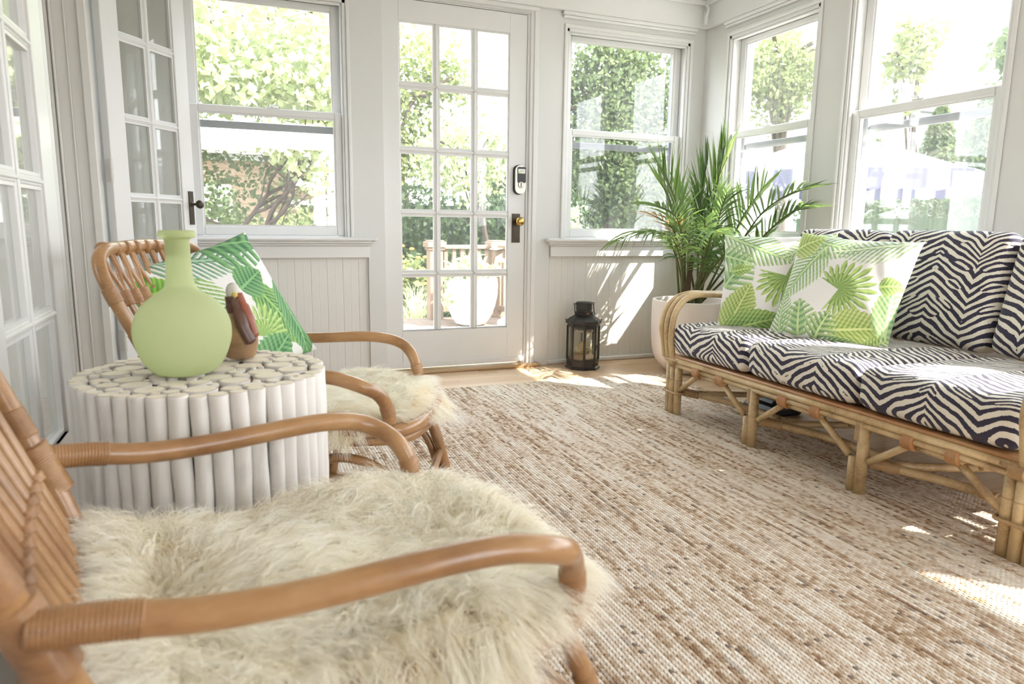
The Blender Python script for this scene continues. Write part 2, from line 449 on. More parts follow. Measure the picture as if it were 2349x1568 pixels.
def zebra_mat(name, off=0.0, flip=1.0, seed=0.0, mode='seat'):
    m, nt, b = mat(name); o = objc(nt); s = N(nt, 'ShaderNodeSeparateXYZ'); nt.links.new(o, s.inputs[0])
    P = 0.155; pitch = 0.031
    u = math_n(nt, 'ADD', s.outputs[1], off)
    mm = math_n(nt, 'PINGPONG', u, P)                       # 0..P
    mn = math_n(nt, 'DIVIDE', mm, P)
    if mode == 'seat': v = math_n(nt, 'ADD', s.outputs[2], s.outputs[0])
    else: v = s.outputs[2]
    cb = N(nt, 'ShaderNodeCombineXYZ'); nt.links.new(mm, cb.inputs[0]); nt.links.new(v, cb.inputs[1]); cb.inputs[2].default_value = seed
    n1 = math_n(nt, 'SUBTRACT', noise(nt, cb.outputs[0], 7.0, 2, 0.5), 0.5)
    n2 = math_n(nt, 'SUBTRACT', noise(nt, mapping(nt, cb.outputs[0], (14, 30, 1)), 1.0, 1), 0.5)
    n3 = math_n(nt, 'SUBTRACT', noise(nt, mapping(nt, cb.outputs[0], (150, 230, 1)), 1.0, 2), 0.5)
    off2 = math_n(nt, 'MULTIPLY', math_n(nt, 'POWER', mn, 0.85), 0.092*flip)
    ph = math_n(nt, 'ADD', math_n(nt, 'ADD', v, off2), math_n(nt, 'MULTIPLY', n1, 0.055))
    s1 = math_n(nt, 'SINE', math_n(nt, 'MULTIPLY', ph, 2*PI/pitch))
    s2 = math_n(nt, 'SINE', math_n(nt, 'MULTIPLY', ph, 2*PI/pitch*1.42))
    blend = math_n(nt, 'GREATER_THAN', noise(nt, mapping(nt, cb.outputs[0], (9, 14, 1), (3.1, 1.7, 0)), 1.0, 0), 0.58)
    sm = N(nt, 'ShaderNodeMapRange'); nt.links.new(noise(nt, mapping(nt, cb.outputs[0], (9, 14, 1), (3.1, 1.7, 0)), 1.0, 0), sm.inputs[0])
    sm.inputs[1].default_value = 0.50; sm.inputs[2].default_value = 0.62
    mxv = math_n(nt, 'ADD', math_n(nt, 'MULTIPLY', s1, math_n(nt, 'SUBTRACT', 1.0, sm.outputs[0])), math_n(nt, 'MULTIPLY', s2, sm.outputs[0]))
    val = math_n(nt, 'ADD', math_n(nt, 'ADD', mxv, math_n(nt, 'MULTIPLY', n2, 1.1)), math_n(nt, 'MULTIPLY', n3, 1.1))
    fac = math_n(nt, 'GREATER_THAN', val, -0.05)
    c = mix(nt, fac, (0.80, 0.755, 0.67), (0.030, 0.026, 0.055))
    nt.links.new(c, b.inputs['Base Color']); b.inputs['Roughness'].default_value = 0.85
    b.inputs['Sheen Weight'].default_value = 0.15
    bump(nt, b, noise(nt, o, 700, 2), 0.12, 0.002)
    return m

def print_mat():
    m, nt, b = mat('palm_leaf_print')
    at = N(nt, 'ShaderNodeAttribute', attribute_name='print')
    nt.links.new(at.outputs['Color'], b.inputs['Base Color']); b.inputs['Roughness'].default_value = 0.8
    b.inputs['Sheen Weight'].default_value = 0.1
    bump(nt, b, noise(nt, objc(nt), 600, 2), 0.08, 0.002)
    return m
M['print'] = print_mat()

def leafmat(name, c1, c2, rough=0.5, trans=0.4, scale=3.0, spec=0.3, attr=False):
    m, nt, b = mat(name); o = objc(nt)
    w = N(nt, 'ShaderNodeAttribute', attribute_name='tint')
    f = w.outputs['Fac'] if attr else noise(nt, o, scale, 3)
    c = mix(nt, f, c1, c2)
    nt.links.new(c, b.inputs['Base Color']); b.inputs['Roughness'].default_value = rough
    b.inputs['Specular IOR Level'].default_value = spec
    tl = N(nt, 'ShaderNodeBsdfTranslucent'); nt.links.new(mix(nt, 0.5, c, tuple(min(1, x*1.5) for x in c2)), tl.inputs[0])
    ms = N(nt, 'ShaderNodeMixShader'); ms.inputs[0].default_value = trans
    nt.links.new(b.outputs[0], ms.inputs[1]); nt.links.new(tl.outputs[0], ms.inputs[2])
    nt.links.new(ms.outputs[0], nt.nodes['Material Output'].inputs[0])
    return m
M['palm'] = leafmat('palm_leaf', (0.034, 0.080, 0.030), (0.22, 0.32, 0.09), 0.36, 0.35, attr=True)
M['palm_dry'] = leafmat('dried_palm_leaf', (0.28, 0.13, 0.05), (0.45, 0.30, 0.12), 0.6, 0.3)
M['palm_stem'] = leafmat('palm_stem', (0.05, 0.06, 0.02), (0.16, 0.17, 0.06), 0.5, 0.0, 12)
M['palm_stem_brown'] = leafmat('palm_trunk_stem', (0.07, 0.045, 0.03), (0.14, 0.09, 0.05), 0.6, 0.0, 12)
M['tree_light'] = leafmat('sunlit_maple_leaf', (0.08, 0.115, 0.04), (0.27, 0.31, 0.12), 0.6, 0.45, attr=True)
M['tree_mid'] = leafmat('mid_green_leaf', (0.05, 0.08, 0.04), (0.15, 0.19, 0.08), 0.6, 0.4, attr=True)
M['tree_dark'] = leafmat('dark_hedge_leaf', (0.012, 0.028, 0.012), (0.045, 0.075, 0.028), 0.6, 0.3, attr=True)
M['vine'] = leafmat('vine_leaf', (0.22, 0.27, 0.12), (0.46, 0.50, 0.30), 0.55, 0.45, attr=True)
M['bark'] = plain('bark', (0.055, 0.038, 0.028), 0.9, var=0.3)
M['sheepskin'] = None
def fur_mat():
    m, nt, b = mat('cream_wool'); 
    w = N(nt, 'ShaderNodeAttribute', attribute_name='tint')
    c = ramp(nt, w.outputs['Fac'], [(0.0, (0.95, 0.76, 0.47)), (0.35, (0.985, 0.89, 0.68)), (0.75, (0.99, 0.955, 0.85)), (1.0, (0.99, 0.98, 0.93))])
    nt.links.new(c, b.inputs['Base Color']); b.inputs['Roughness'].default_value = 0.6
    b.inputs['Specular IOR Level'].default_value = 0.25
    tl = N(nt, 'ShaderNodeBsdfTranslucent'); nt.links.new(c, tl.inputs[0])
    ms = N(nt, 'ShaderNodeMixShader'); ms.inputs[0].default_value = 0.30
    nt.links.new(b.outputs[0], ms.inputs[1]); nt.links.new(tl.outputs[0], ms.inputs[2])
    nt.links.new(ms.outputs[0], nt.nodes['Material Output'].inputs[0])
    return m
M['fur'] = fur_mat()
M['hide'] = plain('sheep_hide', (0.85, 0.76, 0.58), 0.9)
M['metal_dark'] = plain('blackened_metal', (0.055, 0.052, 0.048), 0.42, 0.7, var=0.3)
M['metal_rail'] = plain('grey_storm_metal', (0.22, 0.23, 0.25), 0.5, 0.3)
M['bronze'] = plain('oiled_bronze', (0.07, 0.055, 0.04), 0.4, 0.8, var=0.3)
M['brass'] = plain('aged_brass', (0.50, 0.32, 0.10), 0.25, 1.0, var=0.25, ns=60)
M['nickel'] = plain('satin_nickel', (0.42, 0.39, 0.35), 0.32, 1.0)
M['black'] = plain('black_plastic', (0.02, 0.02, 0.022), 0.4)
M['rust'] = plain('rust_spot', (0.35, 0.10, 0.03), 0.7)
M['candle'] = plain('honeycomb_candle', (0.55, 0.40, 0.18), 0.6)
M['straw'] = plain('pale_straw', (0.85, 0.70, 0.45), 0.9, var=0.3, ns=200)
M['pot'] = plain('pale_stone_pot', (0.78, 0.70, 0.64), 0.75, ns=6)
M['soil'] = plain('potting_soil', (0.045, 0.03, 0.02), 1.0)
M['white_ext'] = plain('white_exterior_paint', (0.82, 0.81, 0.78), 0.5)
M['deck'] = wood('weathered_deck_board', (0.13, 0.09, 0.065), (0.19, 0.14, 0.105), 0.8, (40, 2, 40))
M['cedar'] = wood('cedar_rail', (0.17, 0.11, 0.07), (0.25, 0.17, 0.115), 0.8, (30, 30, 3))
M['planter'] = plain('white_glazed_planter', (0.85, 0.84, 0.82), 0.4)
M['flower'] = plain('orange_petal', (0.85, 0.42, 0.04), 0.6)
M['grass'] = leafmat('lawn', (0.035, 0.05, 0.018), (0.07, 0.09, 0.032), 0.8, 0.1, 6.0)
M['threshold'] = wood('oak_threshold', (0.38, 0.24, 0.12), (0.52, 0.36, 0.20), 0.4)
M['duck_wood'] = wood('carved_wood', (0.27, 0.15, 0.08), (0.42, 0.27, 0.15), 0.4, (8, 8, 40))
M['duck_dark'] = plain('dark_walnut', (0.10, 0.045, 0.03), 0.35)
M['duck_red'] = plain('reddish_wood_bill', (0.30, 0.09, 0.05), 0.35)
M['duck_head'] = plain('silver_grey_head', (0.62, 0.59, 0.54), 0.35)

def frost():
    m, nt, b = mat('frosted_green_glass')
    b.inputs['Base Color'].default_value = (0.88, 0.99, 0.58, 1)
    b.inputs['Roughness'].default_value = 0.45
    b.inputs['Transmission Weight'].default_value = 0.75
    b.inputs['IOR'].default_value = 1.18
    tl = N(nt, 'ShaderNodeBsdfTranslucent'); tl.inputs[0].default_value = (0.94, 1.0, 0.70, 1)
    df = N(nt, 'ShaderNodeBsdfDiffuse'); df.inputs[0].default_value = (0.88, 0.96, 0.60, 1)
    m2 = N(nt, 'ShaderNodeMixShader'); m2.inputs[0].default_value = 0.35
    nt.links.new(tl.outputs[0], m2.inputs[1]); nt.links.new(df.outputs[0], m2.inputs[2])
    ms = N(nt, 'ShaderNodeMixShader'); ms.inputs[0].default_value = 0.42
    nt.links.new(b.outputs[0], ms.inputs[1]); nt.links.new(m2.outputs[0], ms.inputs[2])
    nt.links.new(ms.outputs[0], nt.nodes['Material Output'].inputs[0])
    return m
M['frost'] = frost()

def siding(name, c, pitch, dark):
    m, nt, b = mat(name); o = objc(nt); s = N(nt, 'ShaderNodeSeparateXYZ'); nt.links.new(o, s.inputs[0])
    f = math_n(nt, 'FRACT', math_n(nt, 'DIVIDE', s.outputs[2], pitch))
    cc = mix(nt, math_n(nt, 'LESS_THAN', f, 0.12), c, dark)
    cc = mix(nt, math_n(nt, 'MULTIPLY', noise(nt, mapping(nt, o, (6, 6, 1)), 1.0, 3), 0.5), cc, tuple(x*0.8 for x in c))
    nt.links.new(cc, b.inputs['Base Color']); b.inputs['Roughness'].default_value = 0.8
    return m
M['siding_white'] = siding('white_clapboard', (0.50, 0.50, 0.50), 0.12, (0.25, 0.25, 0.27))
M['shingle'] = siding('tan_shingle', (0.30, 0.21, 0.14), 0.14, (0.17, 0.11, 0.07))

def umbrella_mat():
    m, nt, b = mat('navy_and_white_stripe_canvas')
    at = N(nt, 'ShaderNodeAttribute', attribute_name='stripe')
    c = mix(nt, math_n(nt, 'GREATER_THAN', at.outputs['Fac'], 0.5), (0.80, 0.80, 0.82), (0.07, 0.07, 0.13))
    nt.links.new(c, b.inputs['Base Color']); b.inputs['Roughness'].default_value = 0.8
    tl = N(nt, 'ShaderNodeBsdfTranslucent'); nt.links.new(c, tl.inputs[0])
    ms = N(nt, 'ShaderNodeMixShader'); ms.inputs[0].default_value = 0.4
    nt.links.new(b.outputs[0], ms.inputs[1]); nt.links.new(tl.outputs[0], ms.inputs[2])
    nt.links.new(ms.outputs[0], nt.nodes['Material Output'].inputs[0])
    return m
M['umbrella'] = umbrella_mat()
def mat_rug():
    m, nt, b = mat('blue_patterned_mat'); o = objc(nt)
    v = N(nt, 'ShaderNodeTexVoronoi'); v.feature = 'DISTANCE_TO_EDGE'; v.inputs['Scale'].default_value = 9; nt.links.new(o, v.inputs['Vector'])
    c = mix(nt, math_n(nt, 'LESS_THAN', v.outputs['Distance'], 0.10), (0.16, 0.28, 0.58), (0.80, 0.82, 0.86))
    nt.links.new(c, b.inputs['Base Color']); b.inputs['Roughness'].default_value = 0.9
    return m
M['mat'] = mat_rug()

# ================================================================== THE ROOM
XR, YF = 2.857, 3.9
H_BEAM, H_CEIL = 2.085, 2.245
def TF(b):   # far wall: (a, d, z) -> world
    return (b[0], b[1], YF+b[2], YF+b[3], b[4], b[5])
def TR(b):
    return (XR+b[2], XR+b[3], b[0], b[1], b[4], b[5])

# floor, ceiling
structure(MB().box(-0.72, 3.0, -2.0, 4.06, -0.05, 0.0).build('floor', M['floor']), 'pale oak strip floor running across the sunroom')
structure(MB().box(-2.4, 3.02, -2.0, 4.06, H_CEIL, H_CEIL+0.12).build('ceiling', M['ceiling']))

def beadboard(m, T, a0, a1, z0, z1, d):
    """tongue-and-groove boards with V grooves, depth in +d behind plane d"""
    pts = []; a = a0; w = 0.0425; k = 0
    pts.append((a0, d))
    n = int((a1-a0)/w)
    off = (a1-a0-n*w)/2
    for i in range(n+1):
        c = a0+off+i*w
        if c-0.004 <= a0 or c+0.004 >= a1: continue
        dep = 0.0024 if i % 2 == 0 else 0.0010
        if i % 2 == 0: pts += [(c-0.0035, d), (c, d+dep), (c+0.0035, d)]
        else: pts += [(c-0.002, d), (c, d+dep), (c+0.002, d)]
    pts.append((a1, d))
    vs = []
    for (a, dd) in pts:
        for z in (z0, z1):
            q = T((a, a, dd, dd, z, z)); vs.append((q[0], q[2], q[4]))
    fs = [(2*i, 2*i+2, 2*i+3, 2*i+1) for i in range(len(pts)-1)]
    m.add(vs, fs)

def wall(name, T, openings, a0, a1, label):
    """openings: (a0,a1,z0,z1); solid wall 16 cm thick"""
    m = MB(); a = a0
    for (o0, o1, z0, z1) in sorted(openings):
        m.box(*T((a, o0, 0, 0.16, 0, H_CEIL)))
        if z0 > 0: m.box(*T((o0, o1, 0.022, 0.16, 0, z0)))
        m.box(*T((o0, o1, 0, 0.16, z1, H_CEIL)))
        a = o1
    m.box(*T((a, a1, 0, 0.16, 0, H_CEIL)))
    o = m.build(name, M['wall']); structure(o, label); return o
ZS, ZH = 0.783, 1.998
FW = [(-0.19, 0.605), (1.883, 2.745)]
RW = [(-0.93, -0.13), (0.04, 0.78), (0.88, 1.752), (1.95, 2.745), (2.948, 3.66)]

# far wall: recessed beadboard panels between flush posts
m = MB()
for (a, b_, z0, z1) in ((-0.62, -0.19, ZS-0.02, H_CEIL), (0.605, 0.792, ZS-0.02, H_CEIL), (0.70, 0.792, 0, ZS-0.02), (0.792, 1.69, 2.05, H_CEIL), (1.69, 1.797, 0, H_CEIL),
                        (1.797, 1.883, ZS-0.02, H_CEIL), (2.745, 3.02, ZS-0.02, H_CEIL), (-0.19, 0.605, ZH, H_CEIL), (1.883, 2.745, ZH, H_CEIL)):
    m.box(a, b_, YF, YF+0.16, z0, z1)
m.box(-0.62, 0.70, YF+0.026, YF+0.16, 0, ZS-0.01)
m.box(1.797, 3.02, YF+0.026, YF+0.16, 0, ZS-0.01)
structure(m.build('wall_far', M['wall']))
m = MB(); beadboard(m, TF, -0.475, 0.70, 0.0, 0.69, 0.020); beadboard(m, TF, 1.797, XR+0.02, 0.0, 0.69, 0.020)
structure(m.build('trim_1', M['bead']), 'white beadboard wainscot panels below the far windows')
# right wall
m = MB(); prev = -2.0
for (a, b_) in RW:
    m.box(XR, XR+0.16, prev, a, ZS-0.02, H_CEIL); m.box(XR, XR+0.16, a, b_, ZH, H_CEIL); prev = b_
m.box(XR, XR+0.16, prev, 4.06, ZS-0.02, H_CEIL)
m.box(XR+0.026, XR+0.16, -2.0, 4.06, 0, ZS-0.01)
structure(m.build('wall_right', M['wall']))
m = MB(); beadboard(m, TR, -2.0, YF+0.02, 0.0, 0.69, 0.020)
structure(m.build('trim_2', M['bead']), 'white beadboard wainscot below the right windows')
# back wall behind the camera, and the room's left side
BW = [(1.35, 2.25)]  # unseen opening added behind the camera, lets fill daylight onto the foreground
m = MB(); m.box(-2.4, BW[0][0], -2.1, -2.0, 0, H_CEIL); m.box(BW[0][1], 3.02, -2.1, -2.0, 0, H_CEIL)
for a, b_ in BW: m.box(a, b_, -2.1, -2.0, 0, 0.20); m.box(a, b_, -2.1, -2.0, 2.12, H_CEIL)
structure(m.build('wall_back', M['wall']))
m = MB()
for a, b_ in BW:
    m.box(a, b_, -2.06, -2.02, 0.20, 0.26); m.box(a, b_, -2.06, -2.02, 2.06, 2.12); m.box(a, b_, -2.06, -2.02, 1.14, 1.18); m.box(a, a+0.05, -2.06, -2.02, 0.26, 2.06); m.box(b_-0.05, b_, -2.06, -2.02, 0.26, 2.06)
    portal('daylight_portal', ((a+b_)/2, -2.12, 1.16), b_-a, 1.9, (0, 1, 0))
structure(m.build('window_9', M['paint']), 'tall window frame added behind the camera to let in fill daylight')
m = MB(); m.box(-0.56, -0.42, -2.0, 1.50, 0, H_CEIL); m.box(-0.56, -0.42, 1.50, 2.172, 2.06, H_CEIL)
m.box(-0.62, -0.42, 2.172, 2.21, 0, H_CEIL)
m.box(-0.78, -0.66, 2.172, 3.26, 0, H_CEIL)
m.box(-0.78, -0.475, 3.27, 4.06, 0, H_CEIL)
m.box(-2.4, -2.3, -2.0, 2.25, 0, 0.8); m.box(-2.4, -2.3, -2.0, 2.25, 1.95, H_CEIL); m.box(-2.4, -2.3, -2.0, 0.4, 0.8, 1.95); m.box(-2.4, -2.3, 1.4, 2.25, 0.8, 1.95); m.box(-2.3, -0.62, 2.172, 2.25, 0, H_CEIL)  # next room's walls; the unseen opening is added to brighten that room
structure(m.build('wall_left', M['wall']))
structure(MB().box(-2.35, -0.72, -2.0, 2.2, -0.06, 0.0).build('floor', M['floor']), 'wood floor of the next room behind the french door')
# fluted casing that faces the camera beside the open french door
m = MB()
m.box(-0.70, -0.475, 3.245, 3.27, 0, 2.2)
for (a, b_, d) in ((-0.615, -0.603, 0.010), (-0.598, -0.590, 0.014), (-0.552, -0.546, 0.008), (-0.505, -0.475, 0.016)):
    m.box(a, b_, 3.245-d, 3.245, 0, 2.2, 0.003)
structure(m.build('trim_3', M['trimshade']), 'moulded white door casing left of the open french door')

# sills (stool, cove, apron)
def sill(n, T, a0, a1, label, ends=(0.03, 0.03)):
    m = MB()
    m.box(*T((a0-ends[0], a1+ends[1], -0.062, 0.03, ZS-0.022, ZS)), 0.008)
    m.box(*T((a0-ends[0]*0.6, a1+ends[1]*0.6, -0.048, 0.01, ZS-0.034, ZS-0.022)), 0.004)
    m.box(*T((a0-ends[0]*0.3, a1+ends[1]*0.3, -0.034, 0.01, ZS-0.046, ZS-0.034)), 0.004)
    m.box(*T((a0, a1, -0.016, 0.022, ZS-0.112, ZS-0.046)), 0.003)
    structure(m.build(n, M['paint']), label)
sill('trim_4', TF, -0.475, 0.703, 'moulded white window sill left of the glazed entry door', (0, 0.04))
sill('trim_5', TF, 1.80, XR, 'moulded white window sill right of the glazed entry door', (0.04, 0))
sill('trim_6', TR, -2.0, YF-0.065, 'moulded white sill along the right wall', (0, 0))
# header beam, crown
m = MB()
m.box(-0.47, XR, YF-0.03, YF, H_BEAM, H_CEIL, 0.003); m.box(XR-0.03, XR, -2.0, YF-0.03, H_BEAM, H_CEIL, 0.003)
m.box(-0.47, XR-0.03, YF-0.055, YF-0.03, H_CEIL-0.03, H_CEIL, 0.006); m.box(XR-0.055, XR-0.03, -2.0, YF-0.055, H_CEIL-0.03, H_CEIL, 0.006)
structure(m.build('trim_7', M['paint']), 'white header beam running round the top of the walls')
m = MB(); m.box(-0.475, 0.70, YF-0.008, YF+0.02, 0, 0.028, 0.006); m.box(1.797, XR, YF-0.008, YF+0.02, 0, 0.028, 0.006)
structure(m.build('baseboard_far', M['paint']))
m = MB(); m.box(XR-0.008, XR+0.02, -2.0, YF, 0, 0.028, 0.006)
structure(m.build('baseboard_right', M['paint']))

# ------------------------------------------------------------------ sash windows
def window(n, T, a0, a1, label):
    root = empty('window_%d' % n, (0, 0, 0)); structure(root, label)
    fr = MB()
    t = 0.018
    fr.box(*T((a0, a0+t, -0.0, 0.16, ZS, ZH)), 0.002); fr.box(*T((a1-t, a1, -0.0, 0.16, ZS, ZH)), 0.002)
    fr.box(*T((a0, a1, -0.0, 0.16, ZH-t, ZH))); fr.box(*T((a0, a1, 0.02, 0.18, ZS-0.02, ZS+0.004)))
    # inner stops
    for s in (0.018,):
        fr.box(*T((a0+t, a0+t+0.010, 0.008, 0.030, ZS, ZH)), 0.003); fr.box(*T((a1-t-0.010, a1-t, 0.008, 0.030, ZS, ZH)), 0.003)
        fr.box(*T((a0+t, a1-t, 0.008, 0.030, ZH-t-0.012, ZH-t)), 0.003)
    # casing bead and head moulding on the wall face
    fr.box(*T((a0-0.018, a0, -0.010, 0.0, ZS, ZH+0.012)), 0.004); fr.box(*T((a1, a1+0.018, -0.010, 0.0, ZS, ZH+0.012)), 0.004)
    fr.box(*T((a0-0.018, a1+0.018, -0.012, 0.0, ZH, ZH+0.022)), 0.004)
    fr.box(*T((a0-0.03, a1+0.03, -0.020, 0.0, ZH+0.05, ZH+0.066)), 0.005); fr.box(*T((a0-0.035, a1+0.035, -0.028, 0.0, ZH+0.066, ZH+0.087)), 0.005)
    fr.build('window_frame', M['paint'], root)
    b0, b1 = a0+t+0.001, a1-t-0.001
    sw = 0.046
    def sash(name, d0, d1, z0, z1, rb, rt):
        m = MB()
        m.box(*T((b0, b0+sw, d0, d1, z0, z1)), 0.004); m.box(*T((b1-sw, b1, d0, d1, z0, z1)), 0.004)
        m.box(*T((b0+sw, b1-sw, d0, d1, z0, z0+rb)), 0.004); m.box(*T((b0+sw, b1-sw, d0, d1, z1-rt, z1)), 0.004)
        # glazing bead
        e = 0.007; dm = (d0+d1)/2
        m.box(*T((b0+sw, b0+sw+e, d0+0.007, dm, z0+rb, z1-rt))); m.box(*T((b1-sw-e, b1-sw, d0+0.007, dm, z0+rb, z1-rt)))
        m.box(*T((b0+sw+e, b1-sw-e, d0+0.007, dm, z0+rb, z0+rb+e))); m.box(*T((b0+sw+e, b1-sw-e, d0+0.007, dm, z1-rt-e, z1-rt)))
        o = m.build(name, M['paint'], root)
        g = MB(); g.box(*T((b0+sw-0.004, b1-sw+0.004, dm, dm+0.003, z0+rb-0.004, z1-rt+0.004)))
        g.build('glass', M['glass'], o)
        return o
    lo = sash('lower_sash', 0.032, 0.066, ZS+0.005, 1.436, 0.048, 0.036)
    sash('upper_sash', 0.070, 0.104, 1.404, ZH-t-0.001, 0.030, 0.030)
    st = MB()
    st.box(*T((b0+0.03, b1-0.03, 0.128, 0.146, 1.335, 1.372)), 0.002)
    st.box(*T((b0, b0+0.026, 0.120, 0.150, ZS, ZH-t))); st.box(*T((b1-0.026, b1, 0.120, 0.150, ZS, ZH-t)))
    st.box(*T((b0, b1, 0.120, 0.150, ZH-t-0.016, ZH-t)))
    st.build('storm_frame', M['metal_rail'], root)
    ac = (a0+a1)/2 + 0.02
    lk = MB(); lk.box(*T((ac-0.03, ac+0.03, 0.036, 0.066, 1.436, 1.442)), 0.002)
    q = T((ac, ac, 0.05, 0.05, 1.442, 1.442)); lk.lathe([(0.012, 0), (0.012, 0.008), (0.008, 0.012)], (q[0], q[2], q[4]), 14)
    q2 = T((ac+0.035, ac+0.035, 0.04, 0.04, 1.452, 1.452)); lk.tube([(q[0], q[2], q[4]+0.008), (q2[0], q2[2], q2[4])], 0.004, 8)
    lk.build('sash_lock', M['paint'], root)
    return root
window(1, TF, *FW[0], 'sash window left of the glazed entry door, vine and pergola beyond')
window(2, TF, *FW[1], 'sash window right of the glazed entry door, green trees beyond')
wl_ = ['sash window nearest the far corner on the right wall', 'sash window on the right wall behind the sofa cushions']
for i, (a, b_) in enumerate(reversed(RW)):
    window(3+i, TR, a, b_, wl_[i] if i < 2 else 'sash window further along the right wall, outside the picture')
    portal('daylight_portal', (XR+0.18, (a+b_)/2, (ZS+ZH)/2), b_-a, ZH-ZS, (-1, 0, 0))
for (a, b_) in FW: portal('daylight_portal', ((a+b_)/2, YF+0.18, (ZS+ZH)/2), b_-a, ZH-ZS, (0, -1, 0))
portal('daylight_portal', (1.21, YF+0.18, 1.09), 0.66, 1.72, (0, -1, 0))

# ------------------------------------------------------------------ glazed doors
def glazed_door(n, w, h, glass_x, glass_z, cols, rows, gm, label, th=0.04, mt=0.026):
    """local frame: x along the leaf from the hinge, y depth (front -th/2), z up"""
    root = empty('door_%d' % n, (0, 0, 0)); structure(root, label)
    m = MB(); gx0, gx1 = glass_x; gz0, gz1 = glass_z; y0, y1 = -th/2, th/2
    m.box(0, gx0, y0, y1, 0, h, 0.002); m.box(gx1, w, y0, y1, 0, h, 0.002)
    m.box(gx0, gx1, y0, y1, 0, gz0); m.box(gx0, gx1, y0, y1, gz1, h)
    # panel line of the bottom rail
    m.box(gx0, gx1, y0-0.0005, y0+0.01, 0.0, gz0)
    cw = (gx1-gx0+mt)/cols; rh = (gz1-gz0+mt)/rows
    def bar(x0, x1, z0, z1, vert):
        m.box(x0, x1, y0+0.006, y1-0.006, z0, z1, 0.003)
        if vert: m.box((x0+x1)/2-mt*0.22, (x0+x1)/2+mt*0.22, y0+0.001, y1-0.001, z0, z1, 0.003)
        else: m.box(x0, x1, y0+0.001, y1-0.001, (z0+z1)/2-mt*0.22, (z0+z1)/2+mt*0.22, 0.003)
    for i in range(1, cols): bar(gx0+i*cw-mt, gx0+i*cw, gz0, gz1, True)
    for j in range(1, rows): bar(gx0, gx1, gz0+j*rh-mt, gz0+j*rh, False)
    e = 0.008
    for i in range(cols):
        for j in range(rows):
            x0 = gx0+i*cw; x1 = x0+cw-mt; z0 = gz0+j*rh; z1 = z0+rh-mt
            m.box(x0, x0+e, y0+0.008, 0, z0, z1); m.box(x1-e, x1, y0+0.008, 0, z0, z1)
            m.box(x0+e, x1-e, y0+0.008, 0, z0, z0+e); m.box(x0+e, x1-e, y0+0.008, 0, z1-e, z1)
    m.build('door_leaf', M['paint'], root)
    for i in range(cols):
        for j in range(rows):
            x0 = gx0+i*cw; x1 = x0+cw-mt; z0 = gz0+j*rh; z1 = z0+rh-mt
            g = MB(); g.box(x0-0.002, x1+0.002, 0.0, 0.003, z0-0.002, z1+0.002); g.build('glass_pane', gm, root)
    return root
d1 = glazed_door(1, 0.842, 2.012, (0.093, 0.737), (0.217, 1.905), 3, 5, M['glass_clean'], 'white fifteen-pane glazed entry door in the far wall')
d1.location = (0.794, YF+0.035, 0.030)
# hardware on the entry door (door-local coordinates)
kp = MB(); kp.box(0.760, 0.812, -0.025, -0.020, 0.725, 0.895, 0.001)
kp.lathe([(0.005, 0), (0.005, -0.003)], (0.786, -0.024, 0.80), 12, 'y'); kp.box(0.7835, 0.7885, -0.0262, -0.024, 0.785, 0.80)
kp.build('lock_plate', M['bronze'], d1)
kn = MB(); kn.lathe([(0.011, 0.0), (0.009, -0.03), (0.014, -0.038), (0.024, -0.046), (0.026, -0.056), (0.021, -0.064), (0.008, -0.067)], (0.792, -0.024, 0.850), 24, 'y'); kn.build('door_knob', M['brass'], d1, smooth=True)
def roundrect(cx, cz, w, h, r, n=6):
    P = []
    for (sx, sz, a) in ((1, 1, 0), (-1, 1, PI/2), (-1, -1, PI), (1, -1, 1.5*PI)):
        for i in range(n+1):
            t = a + PI/2*i/n; P.append((cx+sx*(w/2-r)+r*math.cos(t), cz+sz*(h/2-r)+r*math.sin(t)))
    return P
def slab(m, poly, y0, y1):
    n = len(poly); vs = [(x, y0, z) for x, z in poly]+[(x, y1, z) for x, z in poly]
    m.add(vs, [tuple(range(n)), tuple(reversed(range(n, 2*n)))]+[((i+1) % n, i, n+i, n+(i+1) % n) for i in range(n)])
lk = MB(); slab(lk, roundrect(0.801, 1.092, 0.074, 0.172, 0.034), -0.026, -0.020); lkb = lk.build('keyless_lock', M['black'], d1)
lk = MB(); slab(lk, roundrect(0.802, 1.092, 0.066, 0.163, 0.030), -0.048, -0.026); lk.build('lock_body', M['nickel'], lkb)
lk = MB(); slab(lk, roundrect(0.808, 1.119, 0.054, 0.092, 0.010), -0.0495, -0.047); lk.build('lock_face', M['black'], lkb)
lk = MB(); slab(lk, roundrect(0.808, 1.140, 0.044, 0.026, 0.003), -0.0505, -0.049)
sticker = lk.build('sticker', plain('white_sticker', (0.8, 0.8, 0.78), 0.5), lkb)
lk = MB(); slab(lk, [(0.787, 1.128), (0.787, 1.138), (0.797, 1.131), (0.812, 1.128)], -0.051, -0.0500); lk.build('sticker_swoosh', plain('sticker_green', (0.45, 0.60, 0.08), 0.5), sticker)
lk = MB(); lk.lathe([(0.019, -0.047), (0.019, -0.051), (0.016, -0.053)], (0.805, 0, 1.062), 24, 'y'); lk.box(0.8025, 0.8075, -0.060, -0.052, 1.048, 1.076, 0.002); lk.build('thumb_turn', M['nickel'], lkb)
